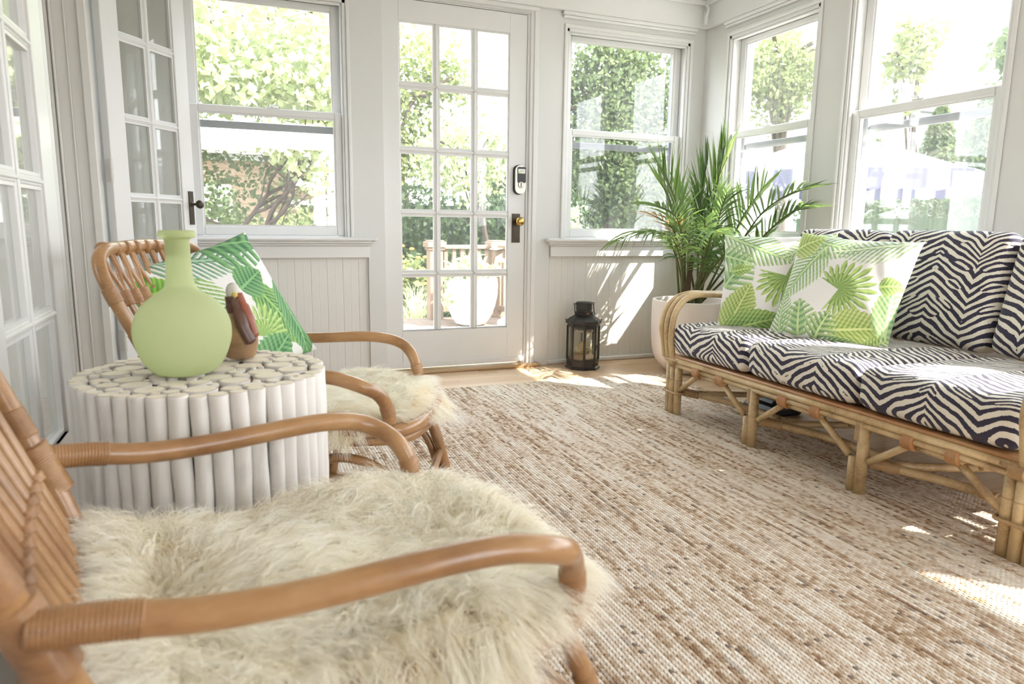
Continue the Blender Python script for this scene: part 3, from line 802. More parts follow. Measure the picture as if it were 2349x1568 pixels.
try:
    cu = bpy.data.curves.new('sticker_text', 'FONT'); cu.body = 'Lyra'; cu.size = 0.013; cu.extrude = 0.0002
    ob = bpy.data.objects.new('tmp', cu); COL.objects.link(ob)
    dg = bpy.context.evaluated_depsgraph_get(); me = bpy.data.meshes.new_from_object(ob.evaluated_get(dg))
    bpy.data.objects.remove(ob)
    to = bpy.data.objects.new('sticker_lettering', me); COL.objects.link(to); to.parent = sticker
    me.materials.clear(); me.materials.append(plain('grey_ink', (0.25, 0.25, 0.26), 0.6)); to.location = (0.797, -0.0508, 1.138); to.rotation_euler = (PI/2, 0, 0)
except Exception as ex: print('text', ex)
sw_ = MB(); sw_.box(0.0, 0.842, -0.027, -0.020, 0.002, 0.030, 0.001)
for xx in (0.15, 0.40, 0.62, 0.80): sw_.lathe([(0.003, -0.027), (0.003, -0.029)], (xx, 0, 0.016), 8, 'y')
sw_.build('door_sweep', M['paint'], d1)
# jamb, stops and head of the entry door
m = MB()
m.box(1.640, 1.690, YF+0.01, YF+0.16, 0, 2.05); m.box(1.652, 1.690, YF-0.004, YF+0.02, 0, 2.085, 0.004); m.box(0.7922, 0.7938, YF-0.0, YF+0.16, 0, 2.05); m.box(0.778, 0.815, YF+0.060, YF+0.16, 0, 2.05); m.box(1.62, 1.66, YF+0.060, YF+0.16, 0, 2.05); m.box(1.6365, 1.645, YF+0.02, YF+0.16, 0, 2.05)
m.box(0.79, 1.64, YF+0.012, YF+0.16, 2.046, 2.085, 0.003); m.box(1.672, 1.702, YF-0.012, YF, 0, 2.085, 0.004)
m.box(0.765, 1.702, YF-0.020, YF, 2.062, 2.085, 0.004)
structure(m.build('trim_8', M['paint']), 'white frame round the glazed entry door')
m = MB(); m.box(0.79, 1.735, YF-0.045, YF+0.12, 0.0, 0.020, 0.006)
structure(m.build('trim_9', M['threshold']), 'worn oak threshold under the glazed entry door')

d2 = glazed_door(2, 0.50, 2.02, (0.092, 0.417), (0.31, 1.90), 2, 5, M['glass_french'], 'white french door leaf standing open beside the rattan chair', 0.036, 0.022)
d2.location = (-0.452, 3.318, 0.012); d2.rotation_euler = (0, 0, math.radians(90-34.7))
hp = MB(); hp.box(0.452, 0.482, -0.024, -0.018, 0.83, 0.985, 0.001); hp.build('lock_plate', M['bronze'], d2)
hk = MB(); hk.lathe([(0.012, 0.0), (0.010, -0.004), (0.006, -0.006), (0.006, -0.028), (0.016, -0.034), (0.021, -0.046), (0.017, -0.056), (0.006, -0.060)], (0.467, -0.022, 0.925), 20, 'y'); hk.build('door_knob', M['bronze'], d2, smooth=True)
for zz in (0.30, 1.0, 1.75):
    hg = MB(); hg.tube([(-0.006, -0.022, zz), (-0.006, -0.022, zz+0.09)], 0.007, 10); hg.box(-0.004, 0.002, -0.02, 0.01, zz, zz+0.09)
    for q in (0.0, 0.018, 0.036, 0.054, 0.072, 0.09): hg.tube([(-0.006, -0.022, zz+q-0.0008), (-0.006, -0.022, zz+q+0.0008)], 0.0078, 10)
    hg.build('hinge', M['trimshade'], d2)
d3 = glazed_door(3, 0.67, 2.04, (0.115, 0.555), (0.31, 1.90), 2, 5, M['glass_french'], 'white glazed french door closed at the left edge', 0.04, 0.024)
d3.location = (-0.440, 1.502, 0.005); d3.rotation_euler = (0, 0, math.radians(90))
# small bracket in the corner
br = MB(); br.box(2.806, 2.826, 3.855, 3.870, 2.12, 2.19, 0.002); br.tube(cr([(2.80, 3.83, 2.21), (2.792, 3.80, 2.18), (2.782, 3.80, 2.14), (2.775, 3.80, 2.085)], 5), [0.010]*15+[0.006], 8, flat=0.5)
br.tube([(2.815, 3.86, 2.16), (2.79, 3.80, 2.17)], 0.004, 8); br.tube(cr([(2.79, 3.80, 2.13), (2.81, 3.79, 2.115), (2.80, 3.79, 2.135)], 4), 0.002, 6)
tag(br.build('shade_bracket', M['paint']), 'small white roller shade bracket high in the far right corner', 'bracket')

# ================================================================== OUTSIDE
def fast_leaves(name, centers, size, spread, mat_, parent=None, tint=None, aspect=1.8, up_bias=0.35, seed=0, hang=0.0):
    """leaf quads (folded diamonds) at given centres"""
    r = np.random.default_rng(seed)
    n = len(centers); C = np.asarray(centers)
    d = r.normal(size=(n, 3)); d[:, 2] -= hang; d /= np.linalg.norm(d, axis=1)[:, None]
    nn = r.normal(size=(n, 3)); nn[:, 2] += up_bias*3; nn -= d*(nn*d).sum(1)[:, None]; nn /= np.linalg.norm(nn, axis=1)[:, None]
    s = np.cross(d, nn); L = size*(0.6+0.8*r.random(n))[:, None]; Wd = L/aspect
    p0 = C-d*L*0.5; p1 = C+s*Wd*0.5-d*L*0.12+nn*Wd*0.12; p2 = C+d*L*0.5; p3 = C-s*Wd*0.5-d*L*0.12+nn*Wd*0.12
    V = np.stack([p0, p1, p2, p3], 1).reshape(-1, 3); F = np.arange(4*n).reshape(-1, 4)
    t = r.random(n) if tint is None else np.clip(tint+0.25*r.normal(size=n), 0, 1)
    return npmesh(name, V, F, mat_, parent, smooth=False, attrs={'tint': ('FLOAT', np.repeat(t, 4))})
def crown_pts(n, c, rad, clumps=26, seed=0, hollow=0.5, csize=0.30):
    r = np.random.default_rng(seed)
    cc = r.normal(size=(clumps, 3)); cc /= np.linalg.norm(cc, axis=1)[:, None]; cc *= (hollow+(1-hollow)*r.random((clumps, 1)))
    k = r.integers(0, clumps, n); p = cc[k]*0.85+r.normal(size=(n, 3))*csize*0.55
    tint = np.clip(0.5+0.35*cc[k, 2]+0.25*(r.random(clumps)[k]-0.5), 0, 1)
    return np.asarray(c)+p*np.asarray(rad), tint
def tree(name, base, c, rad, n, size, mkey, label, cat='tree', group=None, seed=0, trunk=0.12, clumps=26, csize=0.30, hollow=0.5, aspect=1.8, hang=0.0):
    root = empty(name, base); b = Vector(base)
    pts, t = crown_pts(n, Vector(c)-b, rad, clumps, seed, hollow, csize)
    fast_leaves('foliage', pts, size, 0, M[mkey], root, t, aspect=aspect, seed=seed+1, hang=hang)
    if trunk > 0:
        m = MB(); top = Vector(c)-b
        m.tube(cr([(0, 0, 0), (0.1, 0.05, top.z*0.4), (top.x, top.y, top.z)], 5), [trunk]*5+[trunk*0.7]*5+[trunk*0.5], 10)
        rr = random.Random(seed)
        for i in range(7):
            a = rr.random()*2*PI; q = 0.5+0.4*rr.random()
            m.tube(cr([(top.x*0.6, top.y*0.6, top.z*0.6), (top.x+rad[0]*0.3*math.cos(a), top.y+rad[1]*0.3*math.sin(a), top.z), (top.x+rad[0]*q*math.cos(a), top.y+rad[1]*q*math.sin(a), top.z+rad[2]*0.4*rr.random())], 4), trunk*0.28, 6)
        m.build('trunk', M['bark'], root)
    tag(root, label, cat, group); return root
GZ = -0.62
tag(structure(MB().box(-40, 60, 4.08, 70, GZ-0.1, GZ).build('ground', M['grass']), 'lawn beyond the deck'))
structure(MB().box(3.05, 7.0, -20, 4.08, GZ-0.1, GZ).build('ground', plain('pale_bounce_ground', (0.55, 0.52, 0.47), 0.8, var=0.2, ns=3)), 'pale ground added right of the sunroom to bounce light indoors')  # pale surface added outside to bounce warm light up into the room
structure(MB().box(7.0, 60, -20, 4.08, GZ-0.1, GZ).build('ground', M['grass']), 'lawn to the right of the pale bounce ground')
structure(MB().box(-40, 3.05, -20, -2.12, GZ-0.1, GZ).build('ground', plain('pale_gravel', (0.50, 0.47, 0.43), 0.9, var=0.2, ns=5)), 'gravel behind the sunroom')

# deck outside the entry door
dk = MB()
for i in range(24):
    y0 = 4.07+i*0.128
    dk.box(-0.6, 3.35, y0, y0+0.122, -0.15, -0.12, 0.003)
dk.box(-0.6, 3.35, 4.07, 7.14, -0.55, -0.16)
structure(dk.build('deck', M['deck']), 'weathered timber deck outside the entry door')
def deck_post(x, y, label):
    r = empty('deck_post', (x, y, -0.12)); m = MB(); m.box(-0.07, 0.07, -0.07, 0.07, 0, 0.74, 0.004); m.build('post', M['cedar'], r)
    m = MB(); m.box(-0.10, 0.10, -0.10, 0.10, 0.74, 0.80, 0.006); m.box(-0.085, 0.085, -0.085, 0.085, 0.715, 0.74, 0.004); m.box(-0.08, 0.08, -0.08, 0.08, 0.80, 0.815, 0.006); m.build('post_cap', M['cedar'], r)
    tag(r, label, 'post')
deck_post(1.94, 7.03, 'square cedar deck post with flat cap, left end of the railing')
deck_post(2.62, 7.03, 'square cedar deck post with flat cap where the railing turns the corner')
def railing(p0, p1, n, label):
    p0 = Vector(p0); p1 = Vector(p1); d = (p1-p0); L = d.length; a = math.atan2(d.y, d.x)
    r = empty('deck_railing', p0, a)
    m = MB(); m.box(0.07, L-0.07, -0.045, 0.045, 0.725, 0.765, 0.004); m.build('top_rail', M['cedar'], r)
    m = MB(); m.box(0.07, L-0.07, -0.03, 0.03, 0.07, 0.13, 0.004); m.build('bottom_rail', M['cedar'], r)
    for i in range(n):
        x = 0.07+(L-0.14)*(i+0.5)/n
        m = MB(); m.box(x-0.019, x+0.019, -0.019, 0.019, 0.13, 0.725); m.build('baluster', M['cedar'], r)
    tag(r, label, 'railing')
railing((1.94, 7.03, -0.12), (2.62, 7.03, -0.12), 6, 'cedar deck railing between the two capped posts, behind the planter')
railing((2.62, 7.03, -0.12), (3.25, 4.9, -0.12), 16, 'cedar deck railing running back towards the house on the right')
# white planter with plants
r = empty('garden_planter', (2.16, 6.50, -0.12))
m = MB(); m.lathe([(0.10, 0.0), (0.15, 0.02), (0.195, 0.09), (0.235, 0.19), (0.258, 0.30), (0.262, 0.40), (0.255, 0.46), (0.235, 0.465), (0.228, 0.42)], (0, 0, 0), 48, capt=True)
m.build('planter_pot', M['planter'], r, smooth=True)
pts = np.array([[rng.normal()*0.12, rng.normal()*0.12, 0.46+abs(rng.normal())*0.10] for _ in range(260)])
fast_leaves('foliage', pts, 0.13, 0, M['vine'], r, None, aspect=2.6, seed=5)
pts = np.array([[-0.24+rng.normal()*0.03, -0.05+rng.normal()*0.04, 0.34+rng.normal()*0.10] for _ in range(40)])
fast_leaves('trailing_leaves', pts, 0.10, 0, M['vine'], r, None, aspect=1.4, seed=6)
m = MB()
for i in range(12):
    a = rng.random()*2*PI; R0 = 0.05+0.12*rng.random()
    m.tube([(0.5*R0*math.cos(a), 0.5*R0*math.sin(a), 0.42), (R0*math.cos(a), R0*math.sin(a), 0.60+0.14*rng.random())], [0.010, 0.002], 5, flat=0.3)
m.build('upright_shoots', M['palm_stem'], r)
tag(r, 'large white rounded planter full of leafy plants on the deck', 'planter')
# knobbly white shell / coral
r_ = np.random.default_rng(3); m = MB()
for i in range(26):
    a = r_.random()*2*PI; q = r_.random()**0.5
    m.ell((0.085*q*math.cos(a), 0.06*q*math.sin(a), 0.035+0.055*r_.random()*(1-q*0.5)), (0.022+0.018*r_.random(), 0.02, 0.028+0.03*r_.random()), 8, 6, Matrix.Rotation(r_.random()*2, 3, 'X') @ Matrix.Rotation(r_.random()*3, 3, 'Z'))
o = m.build('coral_lump', M['planter'], None, smooth=True); o.location = (2.44, 6.22, -0.12); tag(o, 'knobbly white coral lump on the deck beside the planter', 'coral')
o = MB().box(-0.45, 0.45, -0.3, 0.3, 0, 0.008).build('door_mat', M['mat']); o.location = (1.55, 6.05, -0.12); tag(o, 'blue and white patterned mat on the deck outside the entry door', 'mat')

# plants left of the deck post
def grass_tuft(x, y, n, h, label, key='vine'):
    V = []; F = []
    for i in range(n):
        a = rng.random()*2*PI; l = h*(0.7+0.5*rng.random()); sp = 0.30*rng.random()+0.05; w = 0.007
        b0 = np.array([x+rng.normal()*0.05, y+rng.normal()*0.05, GZ]); dirv = np.array([math.cos(a), math.sin(a), 0]); sd = np.array([-math.sin(a), math.cos(a), 0])
        base = len(V)
        for k in range(5):
            t = k/4; p = b0+dirv*sp*t**2*1.6+np.array([0, 0, l*(t-0.32*t**3)]); ww = w*(1-t*0.85)
            V += [p-sd*ww, p+sd*ww]
        for k in range(4): F.append((base+2*k, base+2*k+1, base+2*k+3, base+2*k+2))
    o = npmesh('grass_clump', np.array(V), np.array(F), M[key], None, attrs={'tint': ('FLOAT', np.repeat(rng.random(n)*0.6+0.4, 10))})
    tag(o, label, 'grass')
grass_tuft(1.93, 7.85, 150, 1.0, 'pale variegated grass clump beside the deck post')
tree('flowering_perennial', (1.9, 9.2, GZ), (1.95, 9.2, 0.05), (0.55, 0.4, 0.5), 1400, 0.13, 'tree_light', 'bright leafy perennial bed with orange flowers left of the deck post', 'plant', seed=21, trunk=0, clumps=30)
for i in range(46):
    fl = MB().ell((0, 0, 0), (0.035, 0.035, 0.018), 8, 5); fo = fl.build('flower_head', M['flower'], bpy.data.objects['flowering_perennial'], smooth=True)
    fo.location = (rng.uniform(-0.5, 0.45), rng.uniform(-0.3, 0.1), 0.45+rng.uniform(0.15, 0.75))

# dark hedge behind the railing
def hedge(x0, x1, y0, y1, z1, n, key, label, seed, size=0.10, name='hedge'):
    r = np.random.default_rng(seed); root = empty(name, ((x0+x1)/2, (y0+y1)/2, GZ))
    c = np.array([(x0+x1)/2, (y0+y1)/2, GZ])
    p = np.column_stack([r.uniform(x0, x1, n), y0+(y1-y0)*r.random(n)**2, r.uniform(GZ, z1, n)])
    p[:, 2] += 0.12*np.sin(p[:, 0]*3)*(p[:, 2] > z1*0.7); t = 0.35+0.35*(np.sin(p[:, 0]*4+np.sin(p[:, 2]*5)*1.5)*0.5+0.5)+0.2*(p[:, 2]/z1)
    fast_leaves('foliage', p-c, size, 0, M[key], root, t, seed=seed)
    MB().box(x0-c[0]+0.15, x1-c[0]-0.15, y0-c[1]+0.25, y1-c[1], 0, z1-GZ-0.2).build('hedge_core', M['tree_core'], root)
    tag(root, label, 'hedge'); return root
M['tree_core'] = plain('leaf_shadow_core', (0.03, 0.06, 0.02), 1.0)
hedge(1.6, 5.6, 10.6, 11.8, 1.35, 9000, 'tree_dark', 'dark green hedge behind the deck railing', 31)

# trees beyond
G = 'trees beyond the far windows'
tree('shade_tree', (3.4, 14.6, GZ), (2.9, 14.5, 3.2), (2.2, 1.1, 2.0), 20000, 0.12, 'tree_light', 'bright pale tree seen through the entry door panes', group=G, seed=41, clumps=44)
tree('weeping_maple', (3.3, 9.4, GZ), (3.05, 9.2, 1.75), (0.85, 0.6, 0.75), 4200, 0.08, 'vine', 'pale yellow-green weeping branches above the deck railing', group=G, seed=42, clumps=30, trunk=0.05, hang=1.2)
tree('shade_tree', (6.9, 12.4, GZ), (7.0, 12.3, 2.7), (1.55, 0.9, 2.2), 26000, 0.10, 'tree_mid', 'dense green tree filling the window beside the palm', group=G, seed=43, clumps=60, hollow=0.4)
tree('shade_tree', (9.9, 13.2, GZ), (9.9, 13.2, 1.6), (0.9, 0.6, 1.7), 6000, 0.14, 'tree_dark', 'dark green tree low behind the palm fronds', group=G, seed=44, clumps=44, hollow=0.3)
tree('ornamental_shrub', (3.75, 7.9, GZ), (3.72, 7.9, 0.98), (0.42, 0.3, 0.26), 900, 0.07, 'vine', 'yellow-green leafy branch just outside the window left of the palm', 'shrub', seed=45, clumps=12, trunk=0.03)
hedge(5.2, 12.0, 14.0, 15.2, 2.6, 9000, 'tree_mid', 'tall green hedge at the back of the garden', 32, 0.16)

# left window: pergola with vine, columns, shingled house
r = empty('pergola', (0.3, 7.0, GZ))
m = MB()
for k in range(5): m.box(-2.6, 0.75, -0.5+k*0.30, -0.44+k*0.30, 2.12, 2.28, 0.004)
m.build('beam', M['white_ext'], r)
m = MB(); m.box(-2.6, 0.85, -0.55, -0.50, 2.10, 2.30, 0.005); m.box(-2.6, 0.85, 0.95, 1.0, 2.10, 2.30, 0.005); m.build('fascia', M['white_ext'], r)
for (x, y) in ((0.50, 0.0), (0.68, 0.45), (-1.3, 0.2)):
    m = MB(); m.lathe([(0.085, 0), (0.085, 0.05), (0.062, 0.08), (0.062, 1.0), (0.052, 1.98), (0.066, 2.0), (0.07, 2.03), (0.052, 2.05), (0.075, 2.09), (0.085, 2.11)], (x, y, 0), 28); m.build('column', M['white_ext'], r, angle=40)
tag(r, 'white pergola with round columns outside the left window', 'pergola')
r = empty('grape_vine', (0.1, 7.1, GZ))
m = MB(); rr = random.Random(4)
starts = [(-0.35, 0), (0.05, 0.1), (0.12, -0.05)]
def branch(p, d, L, rad, depth):
    pts = [Vector(p)]; dd = Vector(d).normalized()
    for i in range(6):
        dd = (dd+Vector((rr.gauss(0, .22), rr.gauss(0, .12), rr.gauss(0.02, .14)))).normalized(); pts.append(pts[-1]+dd*L/6)
    P = cr(pts, 3); m.tube(P, [rad*(1-0.5*i/len(P)) for i in range(len(P))], 7)
    if depth > 0:
        for k in (2, 3, 4, 5):
            if rr.random() < 0.75: branch(pts[k], dd+Vector((rr.choice((-1, 1))*rr.uniform(.4, 1.1), rr.gauss(0, .3), rr.uniform(-.1, .6))), L*rr.uniform(.45, .7), rad*0.55, depth-1)
branch((-0.38, 0, 0.9), (0.55, 0, 1.0), 1.25, 0.030, 2)
branch((-0.02, 0, 0.9), (0.25, 0.05, 1.0), 1.2, 0.034, 2)
branch((0.0, 0.05, 0.95), (0.75, 0.05, 1.0), 1.2, 0.024, 2)
branch((-0.35, 0.1, 1.2), (-0.3, 0.05, 1.0), 0.8, 0.018, 1)
m.tube(cr([(-0.38, 0, 0), (-0.42, 0, 0.5), (-0.38, 0, 0.95)], 4), 0.035, 8); m.tube(cr([(-0.05, 0, 0), (-0.04, 0, 0.5), (-0.01, 0.02, 0.98)], 4), 0.04, 8)
m.build('vine_stem', M['bark'], r, smooth=True)
rg = np.random.default_rng(77)
# leaves: canopy above the pergola plus hanging fringe
n = 9500
p = np.column_stack([rg.uniform(-1.6, 1.2, n), rg.uniform(-0.75, 0.9, n), 2.45+0.30*rg.random(n)+1.1*rg.random(n)**1.6])
fr_ = np.column_stack([rg.uniform(0.0, 0.75, 420), rg.uniform(-0.7, -0.3, 420), 2.30-0.62*rg.random(420)**1.3])
fr_ = fr_[(fr_[:, 2] > 2.25-0.9*(fr_[:, 0]-0.0))]
f2 = np.column_stack([rg.uniform(-0.9, 1.2, 2300), rg.uniform(0.2, 0.8, 2300), 2.15-0.85*rg.random(2300)**1.5])
fast_leaves('leaf_canopy', np.vstack([p, fr_]), 0.085, 0, M['vine'], r, 0.6, aspect=1.15, seed=78)
fast_leaves('inner_leaves', f2, 0.055, 0, M['tree_mid'], r, 0.7, aspect=1.2, seed=79)
tag(r, 'gnarled grape vine climbing the pergola outside the left window', 'vine')
tree('shade_tree', (-1.2, 11.8, GZ), (0.0, 11.4, 4.6), (2.2, 0.9, 1.9), 16000, 0.13, 'tree_light', 'pale tree above the pergola in the left window', group=G, seed=46, clumps=40)
r = empty('house', (0.8, 15.5, GZ))
MB().box(-5, 1.9, 0, 4, 0, 2.7).build('house_wall', M['shingle'], r)
m = MB(); m.box(-5.2, 2.1, -0.3, 4, 2.7, 2.85); m.build('house_roof', M['white_ext'], r)
m = MB(); m.box(-1.85, -0.75, -0.08, 0.0, 1.45, 2.2, 0.01); w_ = m.build('house_window', M['white_ext'], r); MB().box(-1.75, -0.85, -0.10, -0.07, 1.55, 2.1).build('pane', M['glass'], w_)
tag(r, 'tan shingled house far behind the vine in the left window', 'house')
r = empty('garden_shed', (2.2, 13.4, GZ)); MB().box(-0.9, 0.5, 0, 1.5, 0, 1.75).build('shed_wall', M['shingle'], r)
MB().box(-1.1, 0.7, -0.25, 1.6, 1.75, 1.87).build('shed_roof', M['white_ext'], r)
tag(r, 'small tan shed with a white roof edge right of the vine', 'shed')
tree('round_bush', (0.85, 9.3, GZ), (0.85, 9.3, 0.62), (0.7, 0.4, 0.42), 1800, 0.06, 'tree_light', 'clipped round bush low in the left window', 'bush', seed=47, trunk=0, clumps=40, hollow=0.6)
tree('round_bush', (-0.4, 9.8, GZ), (-0.4, 9.8, 0.85), (0.6, 0.4, 0.6), 1600, 0.08, 'tree_mid', 'loose green shrub behind the vine stems', 'bush', seed=48, trunk=0, clumps=30, hollow=0.5)

# right side garden: striped umbrella, arborvitae, white house, maple
def umbrella(c, R, z_top, z_rim, nseg, label, drop=0.17):
    root = empty('patio_umbrella', (c[0], c[1], GZ)); V = []; F = []; S = []
    for i in range(nseg):
        a0 = 2*PI*i/nseg; a1 = 2*PI*(i+1)/nseg
        for k in range(6):                       # stripes inside each panel
            b0 = a0+(a1-a0)*k/6; b1 = a0+(a1-a0)*(k+1)/6; st = 1.0 if k % 2 else 0.0
            prof = [(0.02, z_top), (R*0.35, z_top-(z_top-z_rim)*0.40), (R*0.7, z_top-(z_top-z_rim)*0.74), (R, z_rim)]
            chord = lambda a: math.cos((a1-a0)/2)/math.cos((a-a0)-(a1-a0)/2)
            o = len(V)
            for (rr_, z) in prof:
                for b in (b0, b1): V.append((rr_*chord(b)*math.cos(b), rr_*chord(b)*math.sin(b), z-GZ)); S.append(st)
            for q in range(3): F.append((o+2*q, o+2*q+1, o+2*q+3, o+2*q+2))
            o = len(V); nsc = 4
            for q in range(nsc+1):
                b = b0+(b1-b0)*q/nsc; x, y = R*chord(b)*math.cos(b), R*chord(b)*math.sin(b)
                V.append((x, y, z_rim-GZ)); V.append((x*1.005, y*1.005, z_rim-drop-0.03*math.sin(PI*q/nsc)-GZ)); S += [st, st]
            for q in range(nsc): F.append((o+2*q, o+2*q+1, o+2*q+3, o+2*q+2))
    npmesh('canopy', np.array(V), np.array(F), M['umbrella'], root, smooth=False, attrs={'stripe': ('FLOAT', S)})
    m = MB(); m.tube([(0, 0, 0), (0, 0, z_top-GZ+0.08)], 0.022, 10); m.build('pole', M['metal_rail'], root)
    m = MB()
    for i in range(nseg):
        a = 2*PI*i/nseg; m.tube([(0, 0, z_top-GZ-0.02), (R*0.98*math.cos(a), R*0.98*math.sin(a), z_rim-GZ-0.02)], 0.008, 6)
    m.build('ribs', M['metal_rail'], root)
    tag(root, label, 'umbrella')
umbrella((6.35, 6.15), 1.62, 1.95, 1.42, 8, 'white and navy striped patio umbrella with a valance, behind the sofa window')
for i, (x, y, h, R_) in enumerate(((12.2, 9.45, 3.75, 0.62), (11.6, 8.15, 3.75, 0.72), (12.3, 10.9, 3.3, 0.55), (12.4, 6.7, 3.6, 0.6), (12.4, 12.1, 3.4, 0.6))):
    rgn = np.random.default_rng(90+i); n = 3800; t = rgn.random(n)**0.8; a = rgn.random(n)*2*PI
    rad = R_*np.clip(1.15*(1-t)**0.55, 0, 1)*(0.72+0.3*rgn.random(n)); p = np.column_stack([rad*np.cos(a), rad*np.sin(a), t*h])
    root = empty('arborvitae', (x, y, GZ))
    fast_leaves('foliage', p, 0.10, 0, M['tree_mid'], root, 0.45, seed=91+i, up_bias=0.1)
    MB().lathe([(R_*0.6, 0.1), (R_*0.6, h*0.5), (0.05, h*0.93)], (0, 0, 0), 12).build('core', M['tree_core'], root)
    tag(root, ['tall conical arborvitae just left of centre behind the umbrella', 'tall conical arborvitae, rightmost in the sofa window', 'conical arborvitae beside the white clapboard house', 'conical arborvitae hidden past the window edge', 'conical arborvitae far behind the window pier'][i], 'tree', 'arborvitae row')
hedge(8.6, 9.2, 2.5, 9.2, 1.22, 12000, 'tree_dark', 'low green hedge under the umbrella', 33, 0.09)
r = empty('white_house', (15.4, 13.4, GZ))
MB().box(-1.2, 3.0, -1.1, 3.0, 0, 4.2).build('house_wall', M['siding_white'], r)
MB().box(-1.4, 3.2, -1.3, 3.2, 4.2, 4.4).build('house_roof', M['metal_rail'], r)
for yy in (-0.6, 0.6, 1.8):
    w_ = MB().box(-1.26, -1.2, yy-0.35, yy+0.35, 1.4, 2.6).build('house_window', M['white_ext'], r); MB().box(-1.28, -1.25, yy-0.28, yy+0.28, 1.5, 2.5).build('pane', M['metal_rail'], w_)
tag(r, 'white clapboard house behind the arborvitae', 'house')
tree('maple_tree', (8.9, 9.8, GZ), (8.3, 9.3, 3.35), (0.9, 1.0, 1.0), 8500, 0.09, 'tree_light', 'sunlit maple filling the upper sash of the corner window', seed=51, clumps=34, csize=0.34, hollow=0.3)
tree('maple_tree', (9.3, 7.4, GZ), (8.3, 6.95, 2.95), (0.45, 0.42, 0.75), 800, 0.12, 'tree_light', 'sparse maple branches left in the sofa window', seed=52, clumps=14, trunk=0.04)
tree('maple_tree', (9.6, 4.6, GZ), (8.4, 5.35, 3.05), (0.5, 0.55, 0.75), 800, 0.12, 'tree_mid', 'maple branches hanging in from the right of the sofa window', seed=53, clumps=12, trunk=0.04)
# unseen canopy added high to the south-east to dapple the incoming sun
tree('shade_tree', (6.6, -1.6, GZ), (5.25, -1.1, 6.8), (1.0, 0.7, 1.0), 2600, 0.17, 'tree_mid', 'unseen tall tree added outside to dapple the sun, above the picture', seed=54, clumps=40, hollow=0.2, csize=0.4)

# ================================================================== FURNITURE
# ---- jute rug (a slab with slightly ragged ends)
V = []; 
rug = MB(); x0, x1, y0, y1 = -0.36, 2.30, -1.7, 3.43
nx = 260; ys = [y1 + 0.006*math.sin(i*1.7)+0.004*rng.normal() for i in range(nx+1)]
vs = []; fs = []
for i in range(nx+1):
    x = x0+(x1-x0)*i/nx
    vs += [(x, y0, 0.001), (x, ys[i], 0.001), (x, y0, 0.011), (x, ys[i]-0.003, 0.011)]
for i in range(nx):
    a = 4*i; b_ = a+4
    fs += [(a+2, b_+2, b_+3, a+3), (a+1, a+3, b_+3, b_+1), (a, b_, b_+2, a+2)]
fs += [(0, 2, 3, 1), (4*nx, 4*nx+1, 4*nx+3, 4*nx+2)]
rug.add(vs, fs); tag(rug.build('jute_rug', M['rug']), 'large braided natural jute rug covering the middle of the floor', 'rug')
RZ = 0.012

# ---- rattan rocking chair, local frame: u forward, v left, z up
def wrap(m, p0, p1, r, n):
    p0 = Vector(p0); p1 = Vector(p1); n = max(2, round((p1-p0).length/0.0042)); k = n*3+1; P = [p0.lerp(p1, i/(k-1)) for i in range(k)]
    m.tube(P, [r*(0.955+0.055*(i % 3 > 0)) for i in range(k)], 12)
def wobj(parent, name, items, mat_=None):
    for it in items:
        m = MB(); wrap(m, it[0], it[1], it[2], 0); m.build(name, mat_ or M['rattan_wrap'], parent, smooth=True)
def wobj_on(parent, name, pts, items, mat_=None):
    for (t0, t1, r) in items:
        m = MB(); wrap_on(m, pts, t0, t1, r, 0); m.build(name, mat_ or M['rattan_wrap'], parent, smooth=True)
def along(pts, t0, t1, n):
    P = [Vector(p) for p in pts]; L = [0]
    for a, b in zip(P[:-1], P[1:]): L.append(L[-1]+(b-a).length)
    out = []
    for i in range(n):
        s_ = (t0+(t1-t0)*i/(n-1))*L[-1]
        for j in range(len(P)-1):
            if L[j+1] >= s_ or j == len(P)-2:
                f = (s_-L[j])/max(1e-9, L[j+1]-L[j]); out.append(P[j].lerp(P[j+1], f)); break
    return out
def wrap_on(m, pts, t0, t1, r, n):
    P = [Vector(p) for p in pts]; tot = sum((b-a).length for a, b in zip(P[:-1], P[1:])); n = max(2, round(tot*(t1-t0)/0.0042))
    k = n*3+1; P = along(pts, t0, t1, k)
    m.tube(P, [r*(0.955+0.055*(i % 3 > 0)) for i in range(k)], 12)
def back(s, v, bow=0.0):      # point on the reclined back plane
    return Vector((-0.185-0.130*s-0.030*s*s+0.03*(1-(v/0.27)**2)*-1.0*bow, v, 0.350+0.415*s))
